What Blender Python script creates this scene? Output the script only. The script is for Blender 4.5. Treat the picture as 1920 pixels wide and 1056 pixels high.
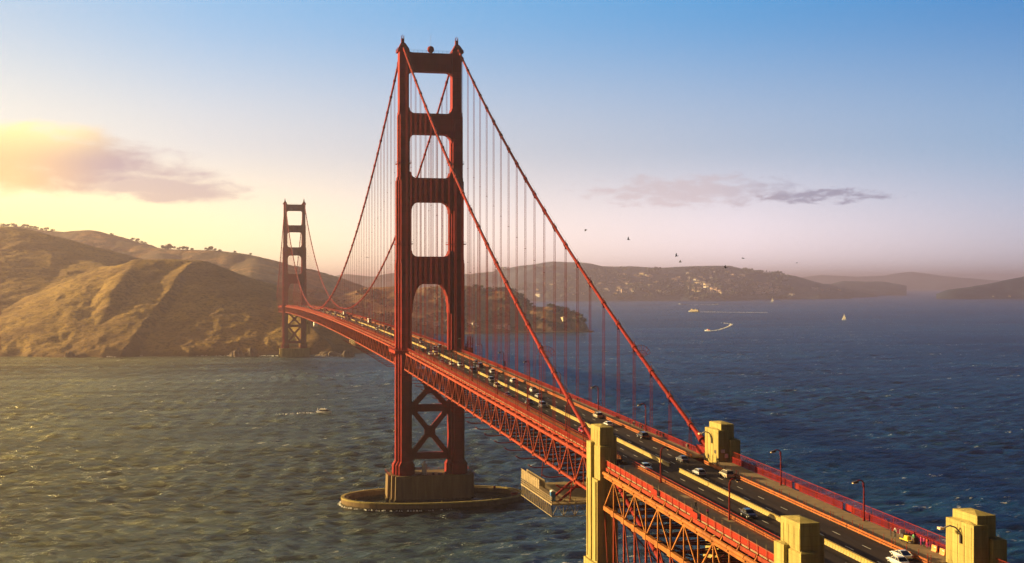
import bpy, math, random
import numpy as np
from mathutils import Vector, Matrix
R = math.radians
random.seed(7); rng = np.random.default_rng(7)
SC = bpy.context.scene
for o in list(bpy.data.objects): bpy.data.objects.remove(o)
COL = SC.collection

# ------------------------------------------------------------------ camera
CAM = np.array([-100.25, -644.28, 107.1]); YAW = R(12.456); PITCH = R(0.0733); FPX = 2444.36
cd = bpy.data.cameras.new("camera"); cam = bpy.data.objects.new("camera", cd); COL.objects.link(cam)
cam.location = CAM; cam.rotation_euler = (R(90)+PITCH, 0, -YAW)
cd.sensor_width = 36; cd.lens = FPX/1920*36; cd.clip_start = 1; cd.clip_end = 200000
SC.camera = cam
Fv = np.array([math.sin(YAW)*math.cos(PITCH), math.cos(YAW)*math.cos(PITCH), math.sin(PITCH)])
Rv = np.array([math.cos(YAW), -math.sin(YAW), 0.0]); Uv = np.cross(Rv, Fv)
def ray(u, v): return Fv+Rv*(u-960)/FPX-Uv*(v-528)/FPX
def at_depth(u, v, D): return CAM+ray(u, v)*D
def at_z(u, v, z):
    r = ray(u, v); return CAM+r*((z-CAM[2])/r[2])

# ------------------------------------------------------------------ light
SUN_AZ = -62.0      # degrees from north, negative = west
SUN_EL = 12.5
sd = bpy.data.lights.new("sun", "SUN"); sun = bpy.data.objects.new("sun", sd); COL.objects.link(sun)
sd.energy = 5.0; sd.angle = R(0.5); sd.color = (1.0, 0.70, 0.30)
sdir = Vector((math.sin(R(SUN_AZ))*math.cos(R(SUN_EL)), math.cos(R(SUN_AZ))*math.cos(R(SUN_EL)), math.sin(R(SUN_EL))))
sun.rotation_euler = sdir.to_track_quat('Z', 'Y').to_euler(); sun.location = (-400, 0, 300)
SC.view_settings.view_transform = 'Standard'; SC.view_settings.look = 'None'
SC.view_settings.exposure = 1.4; SC.view_settings.gamma = 1
SC.cycles.use_denoising = True; SC.cycles.denoising_prefilter = 'FAST'
SC.cycles.max_bounces = 6; SC.cycles.volume_bounces = 0; SC.cycles.transparent_max_bounces = 8
SC.cycles.sample_clamp_indirect = 6; SC.cycles.diffuse_bounces = 2; SC.cycles.glossy_bounces = 2

# ------------------------------------------------------------------ node helpers
class NT:
    def __init__(s, tree): s.t = tree; s.n = tree.nodes; s.l = tree.links
    def new(s, ty, **kw):
        n = s.n.new(ty)
        for k, v in kw.items(): setattr(n, k, v)
        return n
    def link(s, a, b): s.l.new(a, b)
    def put(s, sock, v):
        if hasattr(v, 'is_output') or isinstance(v, bpy.types.NodeSocket): s.l.new(v, sock)
        else: sock.default_value = v
    def m(s, op, a, b=0.0, c=0.0, clamp=False):
        n = s.new('ShaderNodeMath', operation=op); n.use_clamp = clamp
        for i, v in enumerate((a, b, c)): s.put(n.inputs[i], v)
        return n.outputs[0]
    def ramp(s, f, stops, interp='LINEAR'):
        n = s.new('ShaderNodeValToRGB'); n.color_ramp.interpolation = interp
        e = n.color_ramp.elements
        while len(e) > 1: e.remove(e[-1])
        e[0].position = stops[0][0]; e[0].color = tuple(stops[0][1])+(1,)
        for p, c in stops[1:]:
            x = e.new(p); x.color = tuple(c)+(1,)
        s.put(n.inputs[0], f); return n.outputs[0]
    def mix(s, f, a, b, blend='MIX'):
        n = s.new('ShaderNodeMix', data_type='RGBA', blend_type=blend)
        s.put(n.inputs[0], f)
        for i, v in ((6, a), (7, b)):
            if isinstance(v, tuple) and len(v) == 3: v = v+(1,)
            s.put(n.inputs[i], v)
        return n.outputs[2]
    def smooth(s, x, a, b):
        n = s.new('ShaderNodeMapRange', interpolation_type='SMOOTHSTEP')
        s.put(n.inputs[0], x); s.put(n.inputs[1], a); s.put(n.inputs[2], b); s.put(n.inputs[3], 0.0); s.put(n.inputs[4], 1.0)
        return n.outputs[0]
    def noise(s, vec, scale, detail=4.0, rough=0.55, dist=0.0):
        n = s.new('ShaderNodeTexNoise'); s.put(n.inputs['Vector'], vec)
        n.inputs['Scale'].default_value = scale; n.inputs['Detail'].default_value = detail
        n.inputs['Roughness'].default_value = rough; n.inputs['Distortion'].default_value = dist
        return n.outputs['Fac']

# ------------------------------------------------------------------ world: sky
W = bpy.data.worlds.new("World"); SC.world = W; W.use_nodes = True
T = NT(W.node_tree); T.n.clear()
out = T.new('ShaderNodeOutputWorld'); bg = T.new('ShaderNodeBackground'); T.link(bg.outputs[0], out.inputs[0])
sky = T.new('ShaderNodeTexSky', sky_type='NISHITA'); sky.sun_disc = False
sky.sun_elevation = R(SUN_EL); sky.sun_rotation = R(SUN_AZ); sky.altitude = 0; sky.dust_density = 2.5; sky.air_density = 1.0
tc = T.new('ShaderNodeTexCoord'); sep = T.new('ShaderNodeSeparateXYZ'); T.link(tc.outputs['Generated'], sep.inputs[0])
X, Y, Z = sep.outputs
az = T.m('ARCTAN2', X, Y)                                  # radians from north, east positive
el = T.m('MULTIPLY', T.m('ARCSINE', Z), 57.2958)             # degrees
azd = T.m('MULTIPLY', az, 57.2958)
c = T.m('COSINE', T.m('SUBTRACT', az, R(-77.0)))
cc = T.m('MULTIPLY_ADD', c, 0.5, 0.5)
hor = T.ramp(cc, [(0, (.3, .28, .42)), (.32, (.56, .54, .63)), (.42, (1.0, .86, .90)), (.53, (1.12, .92, .78)), (.62, (1.35, 1.05, .52)), (.69, (1.65, 1.22, .33)), (.85, (1.6, 1.1, .3)), (1, (1.4, .9, .25))])
T_H = .52
hor = T.mix(1.0, hor, (T_H, T_H, T_H), 'MULTIPLY')
mid = T.ramp(cc, [(0, (.16, .22, .42)), (.32, (.30, .46, .68)), (.42, (.46, .55, .70)), (.53, (.64, .66, .72)), (.62, (.82, .80, .78)), (.69, (.98, .92, .78)), (.85, (.9, .8, .6)), (1, (.8, .7, .5))])
top = T.ramp(cc, [(0, (.05, .12, .34)), (.32, (.055, .27, .62)), (.42, (.09, .36, .72)), (.53, (.17, .46, .80)), (.62, (.27, .54, .84)), (.69, (.42, .62, .82)), (.85, (.5, .6, .7)), (1, (.6, .6, .6))])
MS = 0.40
mid = T.mix(1.0, mid, (MS, MS, MS), 'MULTIPLY'); top = T.mix(1.0, top, (MS*.95, MS*.95, MS*.97), 'MULTIPLY')
g1 = T.mix(T.smooth(el, 0.4, 6.2), hor, mid)
g2 = T.mix(T.smooth(el, 4.6, 12.6), g1, top)
upper = T.ramp(cc, [(0, (.004, .016, .06)), (.40, (.006, .022, .075)), (.52, (.030, .055, .10)), (.60, (.16, .16, .13)), (.68, (.72, .58, .24)), (1, (.80, .55, .18))])
g3 = T.mix(T.smooth(el, 11.5, 24.0), g2, upper)
g4 = T.mix(T.smooth(el, 28.0, 75.0), g3, (.004, .012, .045))
# clouds, as directions on the sky
cmb = T.new('ShaderNodeCombineXYZ'); T.link(T.m('MULTIPLY', azd, 0.30), cmb.inputs[0]); T.link(el, cmb.inputs[1])
def wisps(off, sc, det=6.0):
    mp = T.new('ShaderNodeMapping'); mp.inputs['Location'].default_value = off; T.link(cmb.outputs[0], mp.inputs[0])
    return T.noise(mp.outputs[0], sc, det, 0.6, 0.35)
def blob(a0, e0, ra, re, n, amp, lo=1.0, hi=0.35, tilt=0.0):
    da = T.m('SUBTRACT', azd, a0)
    de = T.m('SUBTRACT', T.m('SUBTRACT', el, e0), T.m('MULTIPLY', da, tilt))
    d = T.m('ADD', T.m('POWER', T.m('ABSOLUTE', T.m('DIVIDE', da, ra)), 2.0), T.m('POWER', T.m('ABSOLUTE', T.m('DIVIDE', de, re)), 2.0))
    d = T.m('ADD', d, T.m('MULTIPLY', T.m('SUBTRACT', n, 0.5), amp))
    return T.smooth(d, lo, hi)
n1 = wisps((3.1, 0.4, 0), 1.1); n2 = wisps((9.7, 4.2, 0), 2.2); n3 = wisps((1.3, 7.7, 0), 3.2)
cl1 = T.m('MAXIMUM', T.m('MULTIPLY', blob(-10.5, 5.35, 9.6, 1.55, n1, 2.3, 1.25, 0.25, -0.07), 1.0), T.m('MULTIPLY', blob(-2.6, 4.0, 3.8, .62, n2, 2.4, 1.25, 0.2, -0.03), .75))
ccol1 = T.mix(T.smooth(azd, -9.0, -4.2), (.43, .25, .10), (.175, .125, .155))
ccol1 = T.mix(T.m('MULTIPLY', T.smooth(el, 4.9, 6.7), T.smooth(azd, -2.2, -7.5)), ccol1, (.56, .42, .16))
g5 = T.mix(T.m('MULTIPLY', cl1, .86), g4, ccol1)
cl2 = T.m('MAXIMUM', blob(25.6, 3.74, 3.4, .40, n3, 4.6, .9, -.1), T.m('MULTIPLY', blob(20.4, 4.0, 5.0, .75, n3, 3.9, 1.1, .0), .6))
ccol2 = T.mix(T.smooth(azd, 20.5, 25.0), (.25, .19, .20), (.125, .12, .17))
g6 = T.mix(T.m('MULTIPLY', cl2, .85), g5, ccol2)
g6 = T.mix(T.smooth(Y, .55, -.15), g6, T.mix(1.0, g6, (.05, .05, .10), 'MULTIPLY'))   # the sky behind the camera is duller
nm = T.new('ShaderNodeMix', data_type='RGBA', blend_type='MIX'); nm.inputs[0].default_value = .04
sc_ = T.new('ShaderNodeVectorMath', operation='SCALE'); T.link(sky.outputs[0], sc_.inputs[0]); sc_.inputs['Scale'].default_value = 0.1
T.link(g6, nm.inputs[6]); T.link(sc_.outputs[0], nm.inputs[7])
T.link(nm.outputs[2], bg.inputs[0]); bg.inputs[1].default_value = 1.0

# ------------------------------------------------------------------ materials
MATS = {}
def mat(name, base, rough=.6, metal=0.0, var=.18, vscale=.6, dirt=None, bump=0.0, bscale=3.0, spec=.5, stretch=None, coat=0.0):
    if name in MATS: return MATS[name]
    m = bpy.data.materials.new(name); m.use_nodes = True; t = NT(m.node_tree)
    b = t.n['Principled BSDF']; b.inputs['Roughness'].default_value = rough; b.inputs['Metallic'].default_value = metal
    b.inputs['Specular IOR Level'].default_value = spec; b.inputs['Coat Weight'].default_value = coat
    tcn = t.new('ShaderNodeTexCoord'); vec = tcn.outputs['Object']
    if stretch:
        mp = t.new('ShaderNodeMapping'); mp.inputs['Scale'].default_value = stretch; t.link(vec, mp.inputs[0]); vec = mp.outputs[0]
    n = t.noise(vec, vscale, 5.0, .6)
    lo = tuple(x*(1-var) for x in base); hi = tuple(min(1, x*(1+var)) for x in base)
    colr = t.mix(t.smooth(n, .3, .7), lo, hi)
    if dirt:
        n2 = t.noise(vec, vscale*.37+.05, 6.0, .65, .6)
        colr = t.mix(t.m('MULTIPLY', t.smooth(n2, .5, .72), dirt[1]), colr, dirt[0])
    if name in ('tower_concrete', 'pier_concrete'):
        so = t.new('ShaderNodeSeparateXYZ'); t.link(tcn.outputs['Object'], so.inputs[0])
        st = t.noise(tcn.outputs['Object'], .9, 3.0); mp2 = t.new('ShaderNodeMapping'); mp2.inputs['Scale'].default_value = (2.6, 2.6, .06); t.link(tcn.outputs['Object'], mp2.inputs[0])
        streak = t.smooth(t.noise(mp2.outputs[0], 1.0, 5.0, .65), .50, .70)
        colr = t.mix(t.m('MULTIPLY', streak, .55), colr, tuple(x*.38 for x in base))
        fr = t.m('FRACT', t.m('DIVIDE', t.m('ADD', so.outputs[2], 200.0), 1.5)); joint = t.m('MULTIPLY', t.smooth(fr, .06, .0), .5)
        colr = t.mix(joint, colr, tuple(x*.4 for x in base))
        if name == 'pier_concrete':
            wet = t.smooth(t.m('ADD', so.outputs[2], t.m('MULTIPLY', st, 1.4)), 2.3, 1.5); colr = t.mix(t.m('MULTIPLY', wet, .85), colr, (.022, .024, .014))
    if name in ('orange_paint', 'truss_paint'):
        so = t.new('ShaderNodeSeparateXYZ'); t.link(tcn.outputs['Object'], so.inputs[0]); zz_ = t.m('DIVIDE', t.m('ADD', so.outputs[2], 300.0), 3.35)
        wn = t.new('ShaderNodeTexWhiteNoise', noise_dimensions='2D'); cx_ = t.new('ShaderNodeCombineXYZ'); t.link(t.m('FLOOR', zz_), cx_.inputs[0]); t.link(t.m('FLOOR', t.m('DIVIDE', so.outputs[0], 2.6)), cx_.inputs[1]); t.link(cx_.outputs[0], wn.inputs['Vector'])
        colr = t.mix(t.m('MULTIPLY', wn.outputs['Value'], .32), colr, tuple(x*.35 for x in base))
        colr = t.mix(t.m('MULTIPLY', t.smooth(t.m('FRACT', zz_), .07, .0), .55), colr, tuple(x*.3 for x in base))
    if name in ('orange_paint',):
        mp2 = t.new('ShaderNodeMapping'); mp2.inputs['Scale'].default_value = (1.6, 1.6, .05); t.link(tcn.outputs['Object'], mp2.inputs[0])
        colr = t.mix(t.m('MULTIPLY', t.smooth(t.noise(mp2.outputs[0], 1.0, 5.0, .65), .52, .70), .45), colr, (.10, .018, .012))
    t.put(b.inputs['Base Color'], colr)
    if bump:
        bp = t.new('ShaderNodeBump'); bp.inputs['Strength'].default_value = .6; bp.inputs['Distance'].default_value = bump
        t.link(t.noise(vec, bscale, 4.0), bp.inputs['Height']); t.link(bp.outputs[0], b.inputs['Normal'])
    MATS[name] = m; return m
ORANGE = mat('orange_paint', (.235, .016, .013), .6, spec=.06, var=.2, vscale=.12, dirt=((.14, .024, .014), .65), stretch=(1, 1, .25), bump=.02, bscale=2.0)
ORANGE2 = mat('orange_rail_paint', (.25, .022, .011), .6, spec=.06, var=.15, vscale=.5)
CONC = mat('tower_concrete', (.335, .275, .095), .9, spec=.1, var=.2, vscale=.7, dirt=((.17, .125, .06), .75), stretch=(1, 1, .12), bump=.03, bscale=1.5)
PIERC = mat('pier_concrete', (.19, .135, .07), .9, spec=.1, var=.2, vscale=.3, dirt=((.10, .085, .05), .8), stretch=(1, 1, .15), bump=.05, bscale=1.0)
ASPH = mat('asphalt', (.034, .025, .026), .9, spec=.1, var=.22, vscale=.35, dirt=((.045, .037, .040), .7), stretch=(1, .08, 1), bump=.01, bscale=9)
KERBP = mat('kerb_rail_paint', (.34, .105, .030), .6, spec=.1, var=.2, vscale=.6, dirt=((.14, .05, .03), .5))
ARCHP = mat('sunlit_arch_paint', (.31, .115, .026), .6, spec=.1, var=.22, vscale=.3, dirt=((.15, .04, .02), .6))  # yellow sunlight mixed into the colour of the arch steel
TRUSSP = mat('truss_paint', (.29, .040, .016), .6, spec=.1, var=.22, vscale=.3, dirt=((.13, .03, .018), .6))
SHADEP = mat('shaded_red_paint', (.075, .012, .010), .8, spec=.05)  # shade under the deck and inside the arch, put into the colour
WALK = mat('sidewalk_concrete', (.21, .15, .08), .85, var=.16, vscale=.8, dirt=((.17, .13, .1), .5))
LINE = mat('lane_paint', (.55, .53, .48), .7, var=.3, vscale=2)
YELB = mat('barrier_yellow', (.33, .24, .045), .55, var=.12, vscale=1.2, dirt=((.3, .2, .08), .4))
STEELD = mat('dark_steel', (.06, .05, .05), .5, metal=.3)
GREYM = mat('galvanised_metal', (.5, .5, .48), .4, metal=.6)
GLASSD = mat('dark_glass', (.012, .015, .02), .08, spec=.8, var=0)
TYRE = mat('tyre_rubber', (.02, .02, .02), .8)
RIM = mat('wheel_rim', (.45, .45, .46), .35, metal=.8)
LAMPH = mat('lamp_lens', (.8, .55, .35), .35)
HEADL = mat('headlight_lens', (.85, .85, .8), .1)
TAILL = mat('taillight_lens', (.5, .02, .02), .2)
PLAT = mat('scaffold_timber', (.25, .185, .09), .7, var=.25, vscale=.7)
BLUEP = mat('blue_plastic', (.02, .16, .42), .4)
WHITEP = mat('white_paint', (.78, .77, .72), .4, var=.06)
ROCK = mat('coastal_rock', (.20, .15, .10), .95, var=.35, vscale=.12, dirt=((.42, .36, .28), .6), bump=1.0, bscale=.4)
BIRDM = mat('dark_feather', (.03, .028, .025), .8)
FOAM = mat('wake_foam', (.9, .9, .88), .7, var=.2, vscale=.4)

def ground_mat(name, grass, scrub, rock, trees=None, sc=.006):
    m = bpy.data.materials.new(name); m.use_nodes = True; t = NT(m.node_tree); b = t.n['Principled BSDF']
    b.inputs['Roughness'].default_value = .95; b.inputs['Specular IOR Level'].default_value = .1
    g = t.new('ShaderNodeNewGeometry'); pos = g.outputs['Position']
    n1 = t.noise(pos, sc, 7.0, .62, .5); n2 = t.noise(pos, sc*5, 6.0, .6); n3 = t.noise(pos, sc*25, 4.0, .6)
    col = t.mix(t.smooth(t.m('ADD', t.m('MULTIPLY', n1, .6), t.m('MULTIPLY', n2, .4)), .44, .56), grass, scrub)
    col = t.mix(t.m('MULTIPLY', t.smooth(n3, .5, .60), .65), col, tuple(x*.45 for x in scrub))
    n4 = t.noise(pos, sc*70, 3.0, .6); col = t.mix(t.m('MULTIPLY', t.smooth(n4, .56, .64), .6), col, tuple(x*.30 for x in scrub))
    s = t.new('ShaderNodeSeparateXYZ'); t.link(g.outputs['Normal'], s.inputs[0])
    sp = t.new('ShaderNodeSeparateXYZ'); t.link(pos, sp.inputs[0])
    steep = t.smooth(t.m('ADD', s.outputs[2], t.m('MULTIPLY', t.m('SUBTRACT', n2, .5), .5)), .78, .60)
    col = t.mix(t.m('MULTIPLY', steep, .75), col, rock)
    shore = t.smooth(t.m('ADD', sp.outputs[2], t.m('MULTIPLY', t.m('SUBTRACT', n3, .5), 14.0)), 9.0, 2.0)
    col = t.mix(t.m('MULTIPLY', shore, .6), col, tuple(x*.5 for x in rock))
    t.put(b.inputs['Base Color'], col)
    bp = t.new('ShaderNodeBump'); bp.inputs['Strength'].default_value = .6; bp.inputs['Distance'].default_value = .022/sc
    t.link(t.m('ADD', n2, t.m('MULTIPLY', n3, .35)), bp.inputs['Height']); t.link(bp.outputs[0], b.inputs['Normal'])
    MATS[name] = m; return m
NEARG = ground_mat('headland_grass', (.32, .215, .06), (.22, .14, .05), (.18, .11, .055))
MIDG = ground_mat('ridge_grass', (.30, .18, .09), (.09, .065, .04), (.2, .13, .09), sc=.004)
FARG = ground_mat('far_hillside', (.07, .09, .14), (.022, .045, .085), (.08, .09, .12), sc=.0022)  # blue of the distance haze mixed into the hill colours
LEAF = mat('tree_foliage', (.035, .045, .018), .9, var=.45, vscale=.3)
BARK = mat('tree_bark', (.07, .05, .035), .95)
def water_mat():
    m = bpy.data.materials.new('bay_water'); m.use_nodes = True; t = NT(m.node_tree); b = t.n['Principled BSDF']
    g = t.new('ShaderNodeNewGeometry'); pos = g.outputs['Position']
    def mapped(sx, sy, rot):
        mp = t.new('ShaderNodeMapping', vector_type='TEXTURE'); mp.inputs['Scale'].default_value = (sx, sy, 1); mp.inputs['Rotation'].default_value = (0, 0, R(rot)); t.link(pos, mp.inputs[0]); return mp.outputs[0]
    v = mapped(2.1, .8, 16); w = mapped(4.2, .8, 4)       # crests run roughly east-west
    big = t.noise(w, .0011, 4.0, .55, .6); band = t.noise(w, .0042, 7.0, .66, .8); med = t.noise(w, .022, 6.0, .66, .5)
    sm = t.noise(v, .13, 7.0, .72, .5); fine = t.noise(v, .50, 6.0, .7, .4)
    tone = t.smooth(t.m('ADD', t.m('ADD', t.m('MULTIPLY', big, .3), t.m('MULTIPLY', band, .4)), t.m('MULTIPLY', med, .3)), .44, .57)
    sp = t.new('ShaderNodeSeparateXYZ'); t.link(pos, sp.inputs[0])
    glow_tint = t.smooth(t.m('ADD', sp.outputs[0], t.m('MULTIPLY', t.m('SUBTRACT', big, .5), 500.0)), 330.0, -380.0)     # golden light tinted into the greener water west of the bridge
    col = t.mix(tone, (.001, .020, .068), (.004, .050, .120)); col = t.mix(glow_tint, col, t.mix(tone, (.018, .024, .010), (.06, .068, .028)))
    cap = t.m('MULTIPLY', t.smooth(t.m('ADD', t.m('MULTIPLY', sm, .60), t.m('MULTIPLY', fine, .40)), .570, .608), t.smooth(t.m('ADD', t.m('MULTIPLY', med, .6), t.m('MULTIPLY', band, .4)), .49, .57))
    t.n.remove(b); df = t.new('ShaderNodeBsdfDiffuse'); gl = t.new('ShaderNodeBsdfGlossy'); fr = t.new('ShaderNodeFresnel'); fr.inputs['IOR'].default_value = 1.333
    t.put(df.inputs['Color'], t.mix(cap, col, (.85, .85, .78)))
    t.put(gl.inputs['Roughness'], t.m('MULTIPLY_ADD', tone, .10, .17)); t.put(gl.inputs['Color'], t.mix(glow_tint, (.18, .43, .72), (1.0, .95, .60)))  # reflections painted gold in the west, dark blue in the east
    mx = t.new('ShaderNodeMixShader'); t.put(mx.inputs[0], t.m('MULTIPLY', fr.outputs[0], t.m('SUBTRACT', 1.0, t.m('MULTIPLY', cap, .8)))); t.link(df.outputs[0], mx.inputs[1]); t.link(gl.outputs[0], mx.inputs[2]); t.link(mx.outputs[0], t.n['Material Output'].inputs[0])
    bp = t.new('ShaderNodeBump'); bp.inputs['Strength'].default_value = 1.0; bp.inputs['Distance'].default_value = 1.0
    h = t.m('ADD', t.m('MULTIPLY', sm, 4.5), t.m('ADD', t.m('MULTIPLY', fine, 1.0), t.m('MULTIPLY', t.noise(v, .045, 3.0, .5, .4), 6.0)))
    h = t.m('ADD', h, t.m('MULTIPLY', med, 12.0))
    t.link(t.m('MULTIPLY', h, t.m('MULTIPLY_ADD', tone, -.30, 1.05)), bp.inputs['Height'])
    for q in (df, gl, fr): t.link(bp.outputs[0], q.inputs['Normal'])
    return m
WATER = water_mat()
def paint(name, c, rough=.3): return mat('car_paint_'+name, c, rough, coat=.6, var=.03)
PAINT = {'white': paint('white', (.66, .66, .64)), 'black': paint('black', (.012, .012, .014)), 'silver': paint('silver', (.42, .43, .44)),
         'grey': paint('grey', (.09, .09, .10)), 'red': paint('red', (.45, .012, .06)), 'blue': paint('blue', (.02, .05, .14)),
         'tan': paint('tan', (.42, .36, .24)), 'lightblue': paint('light_blue', (.30, .40, .52)), 'yellow': paint('yellow', (.75, .55, .08))}

# ------------------------------------------------------------------ mesh builder
class MB:
    def __init__(s): s.v = []; s.f = []; s.mi = []
    def add(s, vs, fs, mi=0):
        b = len(s.v); s.v.extend([tuple(map(float, p)) for p in vs]); s.f.extend([tuple(b+i for i in q) for q in fs]); s.mi.extend([mi]*len(fs)); return s
    def box(s, x0, x1, y0, y1, z0, z1, mi=0):
        vs = [(x0, y0, z0), (x1, y0, z0), (x1, y1, z0), (x0, y1, z0), (x0, y0, z1), (x1, y0, z1), (x1, y1, z1), (x0, y1, z1)]
        return s.add(vs, [(0, 3, 2, 1), (4, 5, 6, 7), (0, 1, 5, 4), (1, 2, 6, 5), (2, 3, 7, 6), (3, 0, 4, 7)], mi)
    def hip(s, x0, x1, y0, y1, z0, z1, h, ins=.35, mi=0):   # box with a low hipped top
        s.box(x0, x1, y0, y1, z0, z1, mi); a = (x1-x0)*ins; b = (y1-y0)*ins
        vs = [(x0, y0, z1), (x1, y0, z1), (x1, y1, z1), (x0, y1, z1), (x0+a, y0+b, z1+h), (x1-a, y0+b, z1+h), (x1-a, y1-b, z1+h), (x0+a, y1-b, z1+h)]
        s.f.pop(-5); s.mi.pop()
        return s.add(vs, [(4, 5, 6, 7), (0, 1, 5, 4), (1, 2, 6, 5), (2, 3, 7, 6), (3, 0, 4, 7)], mi)
    def bar(s, p, q, w, h=None, mi=0):
        h = h or w; p = Vector(p); q = Vector(q); d = (q-p)
        if d.length < 1e-6: return s
        d.normalize(); up = Vector((0, 0, 1)) if abs(d.z) < .95 else Vector((0, 1, 0))
        a = d.cross(up).normalized(); b = a.cross(d).normalized(); a = a*w/2; b = b*h/2
        vs = [p-a-b, p+a-b, p+a+b, p-a+b, q-a-b, q+a-b, q+a+b, q-a+b]
        return s.add(vs, [(0, 3, 2, 1), (4, 5, 6, 7), (0, 1, 5, 4), (1, 2, 6, 5), (2, 3, 7, 6), (3, 0, 4, 7)], mi)
    def tube(s, pts, r, n=8, mi=0, cap=True):
        pts = [Vector(p) for p in pts]; rs = r if isinstance(r, (list, tuple)) else [r]*len(pts); b = len(s.v)
        for i, p in enumerate(pts):
            d = (pts[min(i+1, len(pts)-1)]-pts[max(i-1, 0)]).normalized()
            up = Vector((1, 0, 0)) if abs(d.x) < .9 else Vector((0, 0, 1))
            a = d.cross(up).normalized(); c = a.cross(d)
            for k in range(n):
                t = 2*math.pi*k/n; q = p+(a*math.cos(t)+c*math.sin(t))*rs[i]; s.v.append(tuple(q))
        for i in range(len(pts)-1):
            for k in range(n):
                s.f.append((b+i*n+k, b+i*n+(k+1) % n, b+(i+1)*n+(k+1) % n, b+(i+1)*n+k)); s.mi.append(mi)
        if cap:
            s.f.append(tuple(b+k for k in range(n))[::-1]); s.mi.append(mi)
            e = b+(len(pts)-1)*n; s.f.append(tuple(e+k for k in range(n))); s.mi.append(mi)
        return s
    def prism(s, poly, a0, a1, axis='y', mi=0):     # poly of 2-D points extruded along axis
        n = len(poly)
        f = {'y': lambda p, a: (p[0], a, p[1]), 'x': lambda p, a: (a, p[0], p[1]), 'z': lambda p, a: (p[0], p[1], a)}[axis]
        vs = [f(p, a0) for p in poly]+[f(p, a1) for p in poly]
        fs = [tuple(range(n))[::-1], tuple(range(n, 2*n))]+[(i, (i+1) % n, n+(i+1) % n, n+i) for i in range(n)]
        return s.add(vs, fs, mi)
    def sphere(s, c, r, nu=12, nv=8, mi=0, sz=1):
        b = len(s.v)
        for j in range(nv+1):
            ph = math.pi*j/nv
            for i in range(nu):
                t = 2*math.pi*i/nu; s.v.append((c[0]+r*math.sin(ph)*math.cos(t), c[1]+r*math.sin(ph)*math.sin(t), c[2]+r*sz*math.cos(ph)))
        for j in range(nv):
            for i in range(nu):
                s.f.append((b+j*nu+i, b+(j+1)*nu+i, b+(j+1)*nu+(i+1) % nu, b+j*nu+(i+1) % nu)); s.mi.append(mi)
        return s
    def loft(s, secs, mi=0, cap=True):
        n = len(secs[0]); b = len(s.v)
        for q in secs: s.v.extend([tuple(p) for p in q])
        for i in range(len(secs)-1):
            for k in range(n):
                s.f.append((b+i*n+k, b+i*n+(k+1) % n, b+(i+1)*n+(k+1) % n, b+(i+1)*n+k)); s.mi.append(mi)
        if cap:
            s.f.append(tuple(b+k for k in range(n))[::-1]); s.mi.append(mi)
            e = b+(len(secs)-1)*n; s.f.append(tuple(e+k for k in range(n))); s.mi.append(mi)
        return s
    def mesh(s, name, mats, smooth=False, fix=True):
        me = bpy.data.meshes.new(name); me.from_pydata(s.v, [], s.f)
        for m in (mats if isinstance(mats, (list, tuple)) else [mats]): me.materials.append(m)
        me.polygons.foreach_set('material_index', s.mi)
        if smooth: me.polygons.foreach_set('use_smooth', [True]*len(s.f))
        if fix:
            import bmesh
            bm = bmesh.new(); bm.from_mesh(me); bmesh.ops.recalc_face_normals(bm, faces=bm.faces); bm.to_mesh(me); bm.free()
        me.update(); return me
    def build(s, name, mats, parent=None, smooth=False, fix=True):
        o = bpy.data.objects.new(name, s.mesh(name, mats, smooth, fix)); COL.objects.link(o)
        if parent is not None: o.parent = parent
        return o
def tag(o, label=None, cat=None, group=None, kind=None):
    if label: o['label'] = label
    if cat: o['category'] = cat
    if group: o['group'] = group
    if kind: o['kind'] = kind
    return o
def empty(name, label, cat, loc=(0, 0, 0), rz=0, group=None):
    o = bpy.data.objects.new(name, None); COL.objects.link(o); o.location = loc; o.rotation_euler = (0, 0, rz); o.empty_display_size = 1
    return tag(o, label, cat, group)
def copy_tree(o, parent=None):
    c = o.copy(); COL.objects.link(c); c.parent = parent
    for ch in list(o.children): copy_tree(ch, c)
    return c

# ------------------------------------------------------------------ numpy noise
def _hash(ix, iy, s): 
    h = (ix*374761393+iy*668265263+s*1442695041).astype(np.int64) & 0xffffffff
    h = ((h ^ (h >> 13))*1274126177) & 0xffffffff
    return ((h ^ (h >> 16)) & 0xffff)/65535.0
def vnoise(x, y, s=0):
    ix = np.floor(x).astype(np.int64); iy = np.floor(y).astype(np.int64); fx = x-ix; fy = y-iy
    fx = fx*fx*(3-2*fx); fy = fy*fy*(3-2*fy)
    a = _hash(ix, iy, s); b = _hash(ix+1, iy, s); c2 = _hash(ix, iy+1, s); d = _hash(ix+1, iy+1, s)
    return (a*(1-fx)+b*fx)*(1-fy)+(c2*(1-fx)+d*fx)*fy
def fbm(x, y, o=5, s=0):
    r = 0; a = .5
    for i in range(o): r = r+a*(vnoise(x, y, s+i)*2-1); x = x*2.03+17.1; y = y*2.03+5.3; a *= .5
    return r
def grid_mesh(name, P, m, smooth=True):
    ny, nx = P.shape[:2]; me = bpy.data.meshes.new(name)
    me.vertices.add(nx*ny); me.vertices.foreach_set('co', P.reshape(-1).astype(np.float32))
    i = np.arange(ny-1)[:, None]*nx+np.arange(nx-1)[None, :]; q = np.stack([i, i+1, i+nx+1, i+nx], -1).reshape(-1, 4)
    me.loops.add(q.size); me.loops.foreach_set('vertex_index', q.reshape(-1).astype(np.int32))
    me.polygons.add(len(q)); me.polygons.foreach_set('loop_start', np.arange(0, q.size, 4, dtype=np.int32))
    me.polygons.foreach_set('use_smooth', np.full(len(q), smooth)); me.materials.append(m); me.update(calc_edges=True); me.validate()
    o = bpy.data.objects.new(name, me); COL.objects.link(o); return o

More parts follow.
